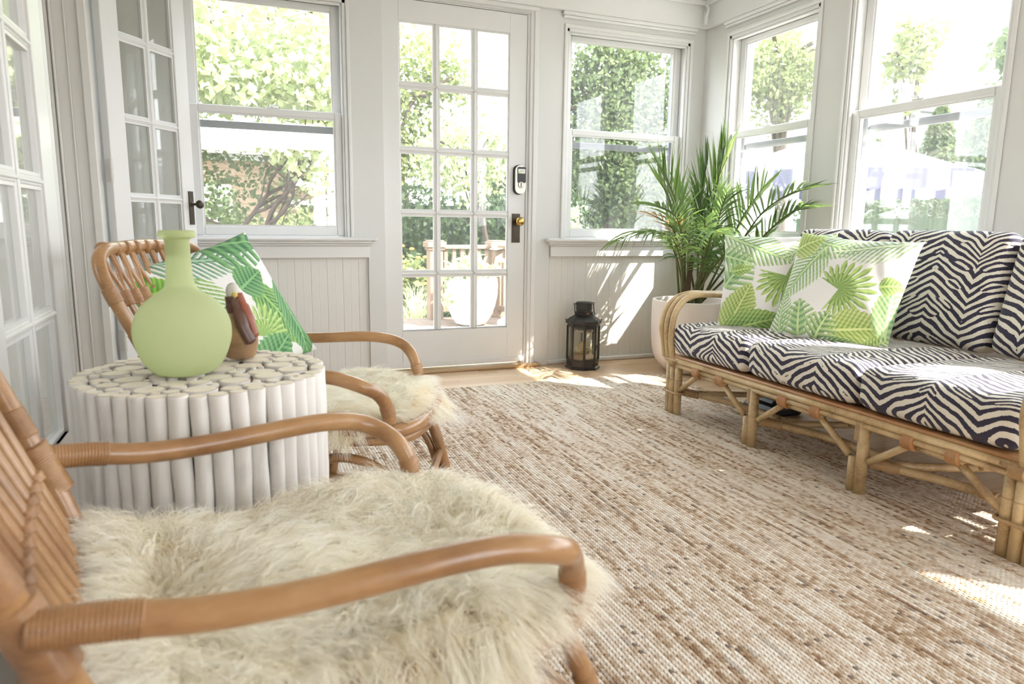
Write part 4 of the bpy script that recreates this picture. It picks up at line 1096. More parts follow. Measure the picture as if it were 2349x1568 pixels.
def make_chair():
    root = empty('rattan_rocking_chair', (0, 0, 0))
    R, W = M['rattan'], M['rattan_wrap']
    # back frame
    ctl = [back(-0.05, -0.215), back(0.2, -0.238), back(0.5, -0.262), back(0.78, -0.282), back(0.95, -0.268), back(1.02, -0.215),
           back(1.03, -0.10, .6), back(1.035, 0, .6), back(1.03, 0.10, .6), back(1.02, 0.215), back(0.95, 0.268), back(0.78, 0.282), back(0.5, 0.262), back(0.2, 0.238), back(-0.05, 0.215)]
    bp = cr(ctl, 7)
    m = MB(); m.tube(bp, 0.0165, 14); fr = m.build('back_frame', R, root, smooth=True)
    wobj_on(fr, 'frame_binding', bp, [(0.15, 0.18, 0.0185), (0.235, 0.262, 0.0185), (0.738, 0.765, 0.0185), (0.82, 0.85, 0.0185)])
    ns = 9
    for i in range(ns):
        f = (i-(ns-1)/2)/((ns-1)/2); v0 = 0.185*f; v1 = 0.212*f
        m = MB()
        for d in (-1, 1):
            m.tube(cr([back(0.0, v0+d*0.0056), back(0.35, v0*1.02+d*0.0056, .4), back(0.70, v1+d*0.0050, .6), back(0.80, v1+d*0.007, .6), back(0.90, v1+d*0.020, .6), back(1.0, v1+d*0.021, .5)], 5), 0.0058, 8)
        sp = m.build('spindle', R, root, smooth=True)
        wobj(sp, 'spindle_binding', [(back(0.69, v1, .6), back(0.775, v1, .6), 0.0125), (back(0.33, v0*1.02, .4), back(0.36, v0*1.02, .4), 0.0125)])
        c = back(1.023, v1, .5); T_ = Vector((0, 1, 0)); wobj(sp, 'spindle_binding', [(c-T_*0.007, c+T_*0.007, 0.0192)])
    # seat
    seat = []
    for (u, v) in ((-0.20, -0.20), (-0.10, -0.245), (0.15, -0.26), (0.33, -0.262), (0.405, -0.228), (0.438, -0.12), (0.445, 0), (0.438, 0.12), (0.405, 0.228), (0.33, 0.262), (0.15, 0.26), (-0.10, 0.245), (-0.20, 0.20), (-0.215, 0)):
        seat.append((u, v, 0.325 if u < 0.3 else 0.33))
    sp_ = cr(seat, 6, True)
    m = MB(); m.tube(sp_, 0.0165, 12, closed=True); m.build('seat_rim', R, root, smooth=True)
    m = MB(); m.tube([(p.x*0.985, p.y*0.96, p.z-0.028) for p in sp_], 0.0135, 10, closed=True)
    m.build('seat_apron', W, root, smooth=True)
    m = MB()
    for i in range(30):
        v = -0.235+0.47*i/29; uu = 0.415-0.03*(v/0.235)**2
        m.tube([(-0.19, v*0.85, 0.335), (0.15, v, 0.330), (uu, v*0.95, 0.335)], 0.0062, 6)
    for i in range(5): m.tube([(-0.1+0.12*i, -0.24, 0.322), (-0.1+0.12*i, 0.24, 0.322)], 0.008, 6)
    m.build('seat', R, root, smooth=True)
    # coiled bracket bundles under the side rails
    for s in (-1, 1):
        m = MB(); wrap(m, (0.02, s*0.235, 0.275), (0.17, s*0.235, 0.275), 0.021, 12); m.build('coil_bracket', W, root, smooth=True)
    # arms (they splay a little towards the front)
    prof = [(-0.235, 0.500), (-0.17, 0.493), (-0.11, 0.482), (-0.05, 0.477), (0.01, 0.476), (0.08, 0.478), (0.14, 0.480), (0.19, 0.480), (0.235, 0.476), (0.275, 0.467), (0.308, 0.453), (0.334, 0.433), (0.350, 0.408), (0.358, 0.380), (0.362, 0.350)]
    for s in (-1, 1):
        ap = cr([(u, s*min(0.285+0.10*u, 0.313-0.9*max(0, u-0.30)), z) for (u, z) in prof], 6)
        m = MB(); m.tube(ap, 0.0172, 18); arm = m.build('armrest', R, root, smooth=True)
        wobj_on(arm, 'arm_binding', ap, [(0.0, 0.13, 0.0186), (0.93, 0.97, 0.0188)])
        c = back(0.33, s*0.250); wobj(arm, 'arm_binding', [(c-Vector((0.014, 0, -0.035)), c+Vector((0.016, 0, -0.040)), 0.0235)])
    # legs, arches and floor runners
    for s in (-1, 1):
        m = MB(); lp = cr([(0.350, s*0.232, 0.330), (0.385, s*0.226, 0.26), (0.425, s*0.222, 0.17), (0.462, s*0.225, 0.035)], 5)
        m.tube(lp, 0.0158, 12); leg = m.build('leg', R, root, smooth=True)
        wobj_on(leg, 'leg_binding', lp, [(0.45, 0.62, 0.0175)])
        m = MB(); m.tube(cr([(-0.19, s*0.215, 0.345), (-0.205, s*0.225, 0.2), (-0.225, s*0.232, 0.035)], 5), 0.0155, 12); m.build('leg', R, root, smooth=True)
        m = MB(); m.tube(cr([(0.43, s*0.232, 0.05), (0.385, s*0.235, 0.17), (0.29, s*0.236, 0.24), (0.18, s*0.236, 0.24), (0.11, s*0.236, 0.15), (0.08, s*0.236, 0.035)], 6), 0.0125, 10); m.build('side_arch', R, root, smooth=True)
        m = MB(); m.tube(cr([(-0.20, s*0.232, 0.06), (-0.17, s*0.234, 0.17), (-0.09, s*0.236, 0.24), (0.0, s*0.236, 0.23), (0.05, s*0.236, 0.14), (0.065, s*0.236, 0.035)], 6), 0.0125, 10); m.build('side_arch', R, root, smooth=True)
        m = MB(); m.tube(cr([(-0.36, s*0.236, 0.040), (-0.20, s*0.236, 0.022), (0.1, s*0.236, 0.018), (0.36, s*0.236, 0.022), (0.50, s*0.236, 0.038)], 6), 0.0165, 12); m.build('rocker', R, root, smooth=True)
    for u_ in (0.435, -0.215): m = MB(); m.tube([(u_, -0.225, 0.12), (u_, 0.225, 0.12)], 0.013, 10); m.build('stretcher', R, root, smooth=True)
    return root
chairA = make_chair()
chairA.location = (0.0, 0.9625, RZ); chairA.rotation_euler = (0, 0, math.radians(11))
tag(chairA, 'honey rattan rocking chair in the near foreground, cropped by the left edge', 'chair', 'pair of rattan rocking chairs')
chairB = copy_tree(chairA); chairB.location = (0.11, 2.07, RZ); chairB.rotation_euler = (0, 0, math.radians(-22))
tag(chairB, 'honey rattan rocking chair behind the branch table, leaf cushion on its seat', 'chair', 'pair of rattan rocking chairs')

# ---- sheepskins
def sheepskin(root_loc, rz, nst, seed, label, width, L0):
    nst = nst//38*38
    r = np.random.default_rng(seed)
    root = empty('sheepskin_throw', root_loc, rz)
    def surf(a, b_):
        edge = 1+0.06*np.sin(3*np.arctan2(b_, a)+1.3)+0.05*np.sin(5*np.arctan2(b_, a)+seed)
        u = 0.128+0.308*a*edge; v = 0.298*b_*edge
        z = 0.352+0.012*np.sin(u*17+1)*np.cos(v*14)
        z = z-np.clip(np.abs(v)-0.235, 0, 1)**1.15*1.5-np.clip(u-0.40, 0, 1)*0.8
        z = z+0.20*np.clip(-0.10-u, 0, 1)
        return np.stack([u, v, z], -1)
    g = 44; A, B = np.meshgrid(np.linspace(-1, 1, g), np.linspace(-1, 1, g), indexing='ij')
    # square to squircle
    A2 = A*np.sqrt(1-0.22*B**2); B2 = B*np.sqrt(1-0.22*A**2)
    P = surf(A2, B2).reshape(-1, 3)
    idx = np.arange(g*g).reshape(g, g); F = np.stack([idx[:-1, :-1], idx[1:, :-1], idx[1:, 1:], idx[:-1, 1:]], -1).reshape(-1, 4)
    top = P.copy(); bot = P.copy(); bot[:, 2] -= 0.006
    hide = npmesh('hide', np.vstack([top, bot]), np.vstack([F, F[:, ::-1]+g*g]), M['hide'], root)
    # strands
    K = nst//38; ka = r.uniform(-1, 1, (K, 2)); kdir = r.normal(size=(K, 2)); ktint = r.random(K)
    ab = np.repeat(ka, 38, 0)[:nst]+r.normal(size=(nst, 2))*0.026; kid = np.repeat(np.arange(K), 38)[:nst]
    n_ = len(kid); ab = np.clip(ab[:n_], -1, 1)
    def place(ab):
        a, b_ = ab[:, 0], ab[:, 1]; return surf(a*np.sqrt(1-0.22*b_**2), b_*np.sqrt(1-0.22*a**2))
    p = place(ab); e = 1e-2
    du = place(np.clip(ab+[e, 0], -1.01, 1.01))-p; dv = place(np.clip(ab+[0, e], -1.01, 1.01))-p
    du /= np.linalg.norm(du, axis=1)[:, None]+1e-9; dv /= np.linalg.norm(dv, axis=1)[:, None]+1e-9
    nn = np.cross(du, dv); nn /= np.linalg.norm(nn, axis=1)[:, None]+1e-9; nn *= np.sign(nn[:, 2:3]+1e-9)
    # comb direction: smooth swirl + outward at the rim + clump scatter
    x, y = ab[:, 0], ab[:, 1]
    fl = np.stack([np.sin(x*3.1+seed)*0.6+np.cos(y*4.3)*0.5+0.5, np.cos(x*3.7-seed)*0.6+np.sin(y*2.9+1)*0.5], 1)
    rim = np.clip((np.maximum(np.abs(x), np.abs(y))-0.62)/0.38, 0, 1)[:, None]
    fl = fl*(1-rim)+np.stack([x, y], 1)*2.0*rim+kdir[kid]*0.62+r.normal(size=(n_, 2))*0.16
    t3 = du*fl[:, :1]+dv*fl[:, 1:]; t3 /= np.linalg.norm(t3, axis=1)[:, None]+1e-9
    L = (L0*(0.65+0.5*ktint[kid])*(0.75+0.5*r.random(n_)))[:, None]
    lift = (0.62+0.25*r.random(n_)+0.15*(ktint[kid]-0.5))[:, None]
    kp = np.array([p[kid == k].mean(0) if False else [0, 0, 0] for k in range(0)])
    cen = np.zeros((K, 3)); np.add.at(cen, kid, p); cen /= np.bincount(kid, minlength=K)[:, None]
    seg = 5; ts = np.linspace(0, 1, seg); V = np.zeros((n_, seg, 2, 3)); tint = np.zeros((n_, seg, 2))
    side = np.cross(t3, nn); ra = r.random(n_)[:, None]*PI; side = side*np.cos(ra)+nn*np.sin(ra)
    wv_ = (width*(0.7+0.6*r.random(n_)))[:, None]
    curl = side*0.0; ph = r.random(n_)[:, None]*6
    for i, t in enumerate(ts):
        q = p+nn*L*lift*(t-0.45*t*t)*1.15+t3*L*(0.35*t+0.55*t*t)+side*L*0.06*np.sin(t*7+ph)
        q[:, 2] -= (L[:, 0]*0.22*t**2.2)
        cl = cen[kid]+(q-p)
        q = q*(1-0.72*t)+cl*0.72*t
        w = wv_*(1-t**1.5*0.85)
        V[:, i, 0] = q-side*w/2; V[:, i, 1] = q+side*w/2
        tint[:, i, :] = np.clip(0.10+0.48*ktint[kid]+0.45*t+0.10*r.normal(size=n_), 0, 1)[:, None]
    base = (np.arange(n_)*seg*2)[:, None, None]; k = (np.arange(seg-1)*2)[None, :, None]
    F = (base+k+np.array([0, 1, 3, 2])[None, None, :]).reshape(-1, 4)
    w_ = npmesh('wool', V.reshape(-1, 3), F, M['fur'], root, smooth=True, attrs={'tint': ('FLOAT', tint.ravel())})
    tag(w_, kind='stuff'); tag(root, label, 'sheepskin', 'sheepskins on the rattan chairs'); return root
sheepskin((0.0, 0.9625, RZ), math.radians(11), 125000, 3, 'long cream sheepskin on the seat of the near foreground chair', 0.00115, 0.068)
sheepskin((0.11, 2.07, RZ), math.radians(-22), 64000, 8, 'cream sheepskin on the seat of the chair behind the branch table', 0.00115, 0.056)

# ---- branch-bundle side table
TX, TY, TZ, TRAD = -0.066, 1.56, 0.555, 0.243
table = empty('branch_side_table', (TX, TY, RZ)); rt = random.Random(5)
def log(x, y, r, h, name, parent, wobble=0.0025, seg=18):
    m = MB(); prof = []
    cx = [rt.uniform(-wobble, wobble) for _ in range(6)]; cy2 = [rt.uniform(-wobble, wobble) for _ in range(6)]
    P = cr([(x+(cx[i] if i < 5 else 0), y+(cy2[i] if i < 5 else 0), h*i/5) for i in range(6)], 3)
    P = [Vector((q.x, q.y, min(q.z, h-0.004))) for q in P]+[Vector((x, y, h-0.0015)), Vector((x, y, h))]
    rr = [r*(0.96+0.06*rt.random()) for _ in P]; rr[-2] = r*0.99; rr[-1] = r*0.94
    m.tube(P, rr, seg, cap=True)
    o = m.build(name, M['birch'], parent, smooth=False, angle=50); me = o.data
    return o
def disc(m, x, y, z, r, ring, seg=18):
    o = len(m.v); m.v.append((x, y, z)); ring.append(0.0)
    for (q, rr) in ((0.35, r*0.35), (0.7, r*0.7), (0.9, r*0.9), (1.0, r*0.97)):
        for k in range(seg):
            a = 2*PI*k/seg; m.v.append((x+rr*math.cos(a), y+rr*math.sin(a), z-(0.0006 if q == 1.0 else 0))); ring.append(q)
    for k in range(seg): m.f.append((o, o+1+k, o+1+(k+1) % seg))
    for j in range(3):
        for k in range(seg):
            l = (k+1) % seg; m.f.append((o+1+j*seg+k, o+1+(j+1)*seg+k, o+1+(j+1)*seg+l, o+1+j*seg+l))
H = TZ-RZ
rim_ = []; a = 0.0
while a < 2*PI-0.05:
    r_ = rt.uniform(0.0145, 0.0185)
    st = 2*r_/(TRAD-r_)*0.985
    if a+st > 2*PI: r_ = max(0.009, (2*PI-a)*(TRAD-0.016)/2*0.98); st = 2*PI-a
    rim_.append((a+st/2, r_)); a += st
pack = []
for (a, r_) in rim_: pack.append(((TRAD-r_)*math.cos(a), (TRAD-r_)*math.sin(a), r_))
inner = []
for R_ in (0.030, 0.026, 0.023, 0.019, 0.016, 0.013, 0.010, 0.0075):
    for _ in range(2600):
        aa = rt.random()*2*PI; q = math.sqrt(rt.random())*(TRAD-0.037-R_*0.2); x, y = q*math.cos(aa), q*math.sin(aa); rr = R_*rt.uniform(0.92, 1.05)
        if all((x-px)**2+(y-py)**2 > (rr+pr)**2*0.985 for (px, py, pr) in pack+inner): inner.append((x, y, rr))
def add_top(o, x, y, r_, h, nm):
    m = MB(); ring = []; disc(m, x, y, h+0.0008, r_*0.985, ring)
    t = m.build(nm, M['birch_top'], o); at = t.data.attributes.new('ring', 'FLOAT', 'POINT'); at.data.foreach_set('value', ring)
for (x, y, r_) in pack:
    h = H-rt.random()*0.004; o = log(x, y, r_, h, 'branch', table); add_top(o, x, y, r_, h, 'cut_end')
inner.sort(key=lambda q: -q[2])
m = MB(); mt = MB(); ring = []
for i, (x, y, r_) in enumerate(inner):
    h = H-rt.random()*0.004
    if i < 60:
        mm_ = MB(); mm_.tube([(x, y, H-0.12), (x, y, h)], r_, 16); o = mm_.build('branch', M['birch'], table, angle=50); add_top(o, x, y, r_, h, 'cut_end')
    else:
        mt2 = (x, y, h+0.0006, r_*0.96); m.tube([(x, y, H-0.08), (x, y, h)], r_, 14); disc(mt, *mt2, ring)
o = m.build('small_branches', M['birch'], table, angle=50); o['kind'] = 'stuff'
t = mt.build('small_cut_ends', M['birch_top'], o); at = t.data.attributes.new('ring', 'FLOAT', 'POINT'); at.data.foreach_set('value', ring); t['kind'] = 'stuff'
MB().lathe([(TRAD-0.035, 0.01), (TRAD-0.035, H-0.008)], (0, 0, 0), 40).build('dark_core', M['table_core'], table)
tag(table, 'round side table made of whitewashed branches bundled upright', 'table')

# ---- frosted green vase
prof = [(0.0, 0.004), (0.040, 0.0), (0.058, 0.006), (0.076, 0.030), (0.087, 0.062), (0.0895, 0.085), (0.087, 0.106), (0.078, 0.128), (0.062, 0.147), (0.044, 0.160), (0.031, 0.171), (0.0255, 0.186), (0.0235, 0.205), (0.0225, 0.235), (0.0225, 0.262), (0.0240, 0.268), (0.0325, 0.271), (0.0335, 0.277), (0.0315, 0.283), (0.0225, 0.284),
        (0.0185, 0.278), (0.0185, 0.235)]
def smooth_prof(p, n=4): return [(q.x, q.y) for q in cr([(a, b_, 0) for a, b_ in p], n)]
m = MB(); m.lathe(smooth_prof([(max(0.0005, a), b_) for a, b_ in prof], 3), (0, 0, 0), 56, capb=False, capt=False)
o = m.build('bottle_vase', M['frost'], None, smooth=True); o.location = (-0.100, 1.53, TZ+0.002); o.scale = (1.02, 1.02, 1.0); tag(o, 'frosted pale green glass vase with round body and long neck', 'vase')

# ---- carved wooden bird
bird = empty('carved_bird', (0.006, 1.655, TZ+0.002), math.radians(-20))
m = MB(); m.lathe(smooth_prof([(0.022, 0.0), (0.033, 0.006), (0.040, 0.028), (0.041, 0.052), (0.035, 0.080), (0.024, 0.104), (0.016, 0.120), (0.014, 0.135)], 4), (0, 0, 0), 30, scale=(0.95, 0.8)); m.build('body', M['duck_wood'], bird, smooth=True)
m = MB(); m.tube(cr([(-0.004, 0, 0.105), (-0.010, 0, 0.125), (-0.012, 0, 0.140)], 5), [0.019]*5+[0.016]*5+[0.015], 16); m.build('neck', M['duck_dark'], bird, smooth=True)
m = MB(); m.ell((-0.010, 0, 0.150), (0.0155, 0.013, 0.020), 18, 12); m.build('head', M['duck_head'], bird, smooth=True)
m = MB(); m.tube(cr([(0.004, -0.003, 0.146), (0.016, -0.006, 0.118), (0.030, -0.010, 0.085), (0.040, -0.012, 0.050)], 6), [0.008]*6+[0.011]*6+[0.009]*6+[0.003], 12, flat=0.6); m.build('bill', M['duck_red'], bird, smooth=True)
m = MB(); m.tube(cr([(-0.004, -0.012, 0.132), (0.008, -0.019, 0.105), (0.020, -0.027, 0.072), (0.036, -0.024, 0.038)], 6), [0.010]*6+[0.015]*6+[0.013]*6+[0.004], 12, flat=0.5); m.build('wing', M['duck_dark'], bird, smooth=True)
m = MB(); m.ell((-0.002, -0.0118, 0.144), (0.0065, 0.003, 0.0065), 12, 8); m.build('eye_patch', plain('yellow_eye_patch', (0.75, 0.55, 0.15), 0.4), bird, smooth=True)
tag(bird, 'carved wooden pelican-like bird with grey head beside the green vase', 'figurine')

# ---- cushions
import bmesh
def merge(o, d=1e-5):
    bm = bmesh.new(); bm.from_mesh(o.data); bmesh.ops.remove_doubles(bm, verts=bm.verts, dist=d); bmesh.ops.recalc_face_normals(bm, faces=bm.faces); bm.to_mesh(o.data); bm.free()
def box_cushion(name, hx, hy, hz, r, puff, mat_, n=22):
    ts = -np.cos(np.linspace(0, PI, n+1)); h = np.array([hx, hy, hz]); VV = []; FF = []
    for ax in range(3):
        for s in (-1, 1):
            o1, o2 = [(1, 2), (2, 0), (0, 1)][ax]
            A, B = np.meshgrid(ts, ts, indexing='ij'); P = np.zeros((n+1, n+1, 3)); P[..., ax] = s; P[..., o1] = A; P[..., o2] = B
            P = P*h; q = np.clip(P, -(h-r), h-r); d = P-q; d /= np.linalg.norm(d, axis=-1)[..., None]+1e-9; P = q+d*r
            b0 = len(VV)*(n+1)**2; VV.append(P.reshape(-1, 3)); idx = np.arange((n+1)**2).reshape(n+1, n+1)+b0
            f = np.stack([idx[:-1, :-1], idx[1:, :-1], idx[1:, 1:], idx[:-1, 1:]], -1).reshape(-1, 4)
            FF.append(f if s > 0 else f[:, ::-1])
    V = np.vstack(VV); F = np.vstack(FF); nrm = V/h
    for ax in range(3):
        o1, o2 = [(1, 2), (2, 0), (0, 1)][ax]
        V[:, ax] += np.sign(nrm[:, ax])*puff[ax]*np.clip(1-nrm[:, o1]**2, 0, 1)**0.6*np.clip(1-nrm[:, o2]**2, 0, 1)**0.6*np.clip(np.abs(nrm[:, ax]), 0, 1)**2
    V[:, 2] += 0.0016*np.sin(V[:, 1]*43+V[:, 0]*17)*np.sin(V[:, 0]*31+2)
    o = npmesh(name, V, F, mat_, None); merge(o); o.data.shade_smooth(); return o
seatY = [(2.158, 2.652), (1.632, 2.152), (1.122, 1.626)]
slab_lab = ['zebra print seat cushion at the left end of the sofa', 'zebra print seat cushion in the middle of the sofa', 'zebra print seat cushion at the right end of the sofa, cropped by the picture']
blab = ['zebra print back cushion mostly hidden behind the two leaf pillows', 'zebra print back cushion standing upright right of the leaf pillows', 'zebra print back cushion at the right picture edge']
for i, (a, b_) in enumerate(seatY):
    o = box_cushion('seat_cushion', 0.312, (b_-a)/2, 0.068, 0.038, (0.010, 0.003, 0.010), zebra_mat('zebra_seat_%d' % i, (0.06, 0.10, 0.0)[i], 1.0, i*3.7, 'seat'))
    o.location = (2.158, (a+b_)/2, 0.359); tag(o, slab_lab[i], 'cushion', 'zebra print seat cushions')
    th = math.radians(14)
    o = box_cushion('back_cushion', 0.062, (b_-a)/2-0.003, 0.215, 0.040, (0.016, 0.003, 0.006), zebra_mat('zebra_back_%d' % i, 0.165, -1.0, 20+i*5.1, 'back'))
    o.location = (2.545, (a+b_)/2, 0.440+0.198); o.rotation_euler = (0, th, 0); tag(o, blab[i], 'cushion', 'zebra print back cushions')

# ---- bamboo sofa frame
SX, SY = 2.2, 1.887
sofa = empty('bamboo_sofa', (SX, SY, 0))
def S(p): return (p[0]-SX, p[1]-SY, p[2])
def SP(name, mat_, parent, tubes):
    m = MB()
    for t in tubes:
        pts = [S(p) for p in t[0]]; m.tube(cr(pts, 6) if len(pts) > 2 else pts, t[1], 12)
    return m.build(name, mat_, parent, smooth=True)
def SW(parent, items, r0=0.02):
    for (p0, p1, r_, n) in items:
        m = MB(); wrap(m, S(p0), S(p1), r_, n); m.build('binding', M['bamboo_wrap'], parent, smooth=True)
FX = 1.862
legY = [2.640, 2.118, 1.602, 1.095]
B_ = M['bamboo']
for i, y in enumerate(legY):
    if i in (0, 3):
        ends = [(FX, y-0.034), (FX-0.004, y), (FX, y+0.034)]
        for (x, yy) in ends:
            s = SP('leg', B_, sofa, [([(x, yy, RZ), (x, yy, 0.262)], 0.0175)])
            m = MB(); m.tube([S((x, yy, 0.17)), S((x, yy, 0.173))], 0.019, 12); m.build('cane_joint', M['bamboo_wrap'], s, smooth=True)
        for zc in (0.112, 0.262):
            m = MB(); m.tube([S(p) for p in cr([(FX-0.021, y-0.052, zc), (FX-0.024, y, zc), (FX-0.021, y+0.052, zc), (FX+0.021, y+0.052, zc), (FX+0.022, y, zc), (FX+0.021, y-0.052, zc)], 5, True)], 0.0055, 8, closed=True)
            m.build('leg_band', M['bamboo_wrap'], sofa, smooth=True)
    else:
        for (dx, dy, zt) in ((0.0, -0.012, 0.252), (0.004, 0.022, 0.125)):
            SP('leg', B_, sofa, [([(FX+dx, y+dy, RZ), (FX+dx, y+dy, zt)], 0.0185)])
        SW(sofa, [((FX, y, 0.185), (FX, y, 0.243), 0.0205, 7)])
    SP('leg', B_, sofa, [([(2.60, y, 0.002), (2.585, y, 0.26), (2.70, y, 0.70)], 0.0165)])
y0, y1 = 1.040, 2.69
SP('front_rail', B_, sofa, [([(FX-0.012, y0, 0.262), (FX-0.012, y1, 0.262)], 0.0125)]); SP('front_rail', B_, sofa, [([(FX-0.008, y0, 0.2395), (FX-0.008, y1, 0.2395)], 0.0105)])
m = MB(); m.box(*[c for pr in zip(S((FX-0.018, y0+0.02, 0.272)), S((FX+0.03, y1-0.02, 0.284))) for c in pr], 0.005); m.build('rail_cap', M['bamboo_orange'], sofa)
SP('back_rail', B_, sofa, [([(2.70, y0, 0.70), (2.70, y1, 0.70)], 0.016)]); SP('back_rail', B_, sofa, [([(2.60, y0, 0.25), (2.60, y1, 0.25)], 0.014)])
SP('side_rail', B_, sofa, [([(FX, y0+0.02, 0.255), (2.60, y0+0.02, 0.255)], 0.014)]); SP('side_rail', B_, sofa, [([(FX, y1-0.02, 0.255), (2.60, y1-0.02, 0.255)], 0.014)])
for i in range(7):
    m = MB(); m.box(*[c for pr in zip(S((FX+0.035+i*0.10, y0+0.03, 0.268)), S((FX+0.085+i*0.10, y1-0.03, 0.280))) for c in pr], 0.003); m.build('seat_slat', M['bamboo_wrap'], sofa)
for k in range(3):
    ya, yb = legY[k], legY[k+1]
    da = 0.045 if k == 0 else 0.040; db = 0.045 if k == 2 else 0.040
    a2, b2 = ya-da-0.135, yb+db+0.135
    for (p0, p1) in (((FX, ya-da, 0.125), (FX-0.002, a2, 0.222)), ((FX, yb+db, 0.125), (FX-0.002, b2, 0.222))):
        SP('brace', B_, sofa, [([p0, p1], 0.0115)])
    SP('lower_rail', B_, sofa, [([(FX-0.002, a2+0.02, 0.222), (FX-0.002, b2-0.02, 0.222)], 0.0095)])
    for yy in (a2-0.005, b2+0.005):
        m = MB(); wrap(m, S((FX-0.006, yy-0.018, 0.236)), S((FX-0.006, yy+0.018, 0.236)), 0.0265, 5); m.build('rail_binding', M['bamboo_orange'], sofa, smooth=True)
    # low stretchers behind
    SP('stretcher', B_, sofa, [([(FX+0.02, ya-0.02, 0.118), (FX+0.085, ya-0.10, 0.105), (FX+0.15, ya-0.24, 0.098), (FX+0.16, yb+0.02, 0.098)], 0.0145)])
    SP('stretcher', B_, sofa, [([(FX+0.06, ya-0.05, 0.110), (2.2, ya-0.16, 0.105), (2.58, ya-0.26, 0.105)], 0.0135)])
    SP('brace', B_, sofa, [([(2.2, ya-0.17, 0.105), (2.16, ya-0.20, 0.262)], 0.009)])
    SW(sofa, [((FX+0.022, ya-0.025, 0.117), (FX+0.075, ya-0.09, 0.107), 0.0195, 6), ((FX+0.152, ya-0.30, 0.098), (FX+0.153, ya-0.35, 0.098), 0.0168, 5)])
SW(sofa, [((FX-0.006, y1-0.075, 0.252), (FX-0.006, y1-0.045, 0.252), 0.027, 4), ((FX-0.006, y0+0.045, 0.252), (FX-0.006, y0+0.085, 0.252), 0.027, 5)])
for yc, lab in ((2.672, 0), (1.064, 1)):
    for j, dy in enumerate((-0.030, 0.0, 0.030)):
        q = 0.006*(1-j)
        SP('armrest', B_, sofa, [([(1.850, yc+dy, 0.268), (1.838, yc+dy, 0.34), (1.832+q, yc+dy, 0.405), (1.846+q, yc+dy, 0.475), (1.890+q, yc+dy, 0.530), (1.965, yc+dy, 0.554), (2.08, yc+dy, 0.552), (2.35, yc+dy, 0.545), (2.64, yc+dy, 0.545)], 0.0142)])
tag(sofa, 'old bamboo three-seat sofa frame with bent pole arms under zebra cushions', 'sofa')

# ---- leaf print pillows: the print is a colour attribute on a dense mesh
def print_tex(n, leaves, base=(0.80, 0.79, 0.78)):
    v, u = np.meshgrid(np.linspace(0, 1, n), np.linspace(0, 1, n), indexing='ij')
    img = np.ones((n, n, 3))*np.array(base)
    for lf in leaves:
        kind, cx, cy, L, ang, W_, cd, cl, nl = lf
        dx, dy = u-cx, v-cy; c, s = math.cos(ang), math.sin(ang)
        a = dx*c+dy*s; b_ = -dx*s+dy*c
        if kind == 'fan':
            rr = np.hypot(a, b_)+1e-6; th = np.arctan2(b_, a); wd = W_
            q = th/wd*nl; f = np.abs(q-np.round(q))*2
            lim = L*(1-0.28*(np.abs(th)/wd)**2)*(1-0.30*f**1.5*(1)-0.05*np.sin(np.round(q)*2.3))
            mask = (np.abs(th) < wd) & (rr < lim) & ~((f > 0.80) & (rr > L*0.50))
            sh = 0.45+0.30*np.sin(q*PI*2+0.6)*np.clip(rr/L*2, 0, 1)+0.35*(rr/L)+0.12*np.sin(rr/L*25+th*14)
            sh = np.where(f < 0.10, sh+0.25, sh)
        else:
            t = a/L; inside = (t > 0) & (t < 1); tt = np.clip(t, 0.001, 0.999)
            w = W_*L*np.sin(PI*tt**0.75)**0.8
            q = (t-0.55*np.abs(b_)/L/W_*0.5)*nl; f = np.abs(q-np.round(q))*2
            if kind == 'pinnate':
                mask = inside & (np.abs(b_) < w*(1-0.25*f)) & ~((f > 0.62) & (np.abs(b_) > w*0.12))
            elif kind == 'monstera':
                mask = inside & (np.abs(b_) < w) & ~((f > 0.66) & (np.abs(b_) > w*0.38))
            else:
                mask = inside & (np.abs(b_) < w*(1+0.06*np.sin(t*60)))
            sh = 0.50+0.28*np.sin(q*PI*2)+0.35*(np.abs(b_)/(w+1e-4)-0.4)+0.10*np.sin(b_/L*90+t*30)
            sh = np.where(np.abs(b_) < 0.012*(1-t*0.6), 1.1, sh)
        sh = np.clip(sh, 0, 1)[..., None]
        col = np.array(cd)*(1-sh)+np.array(cl)*sh
        img = np.where(mask[..., None], col, img)
    return img
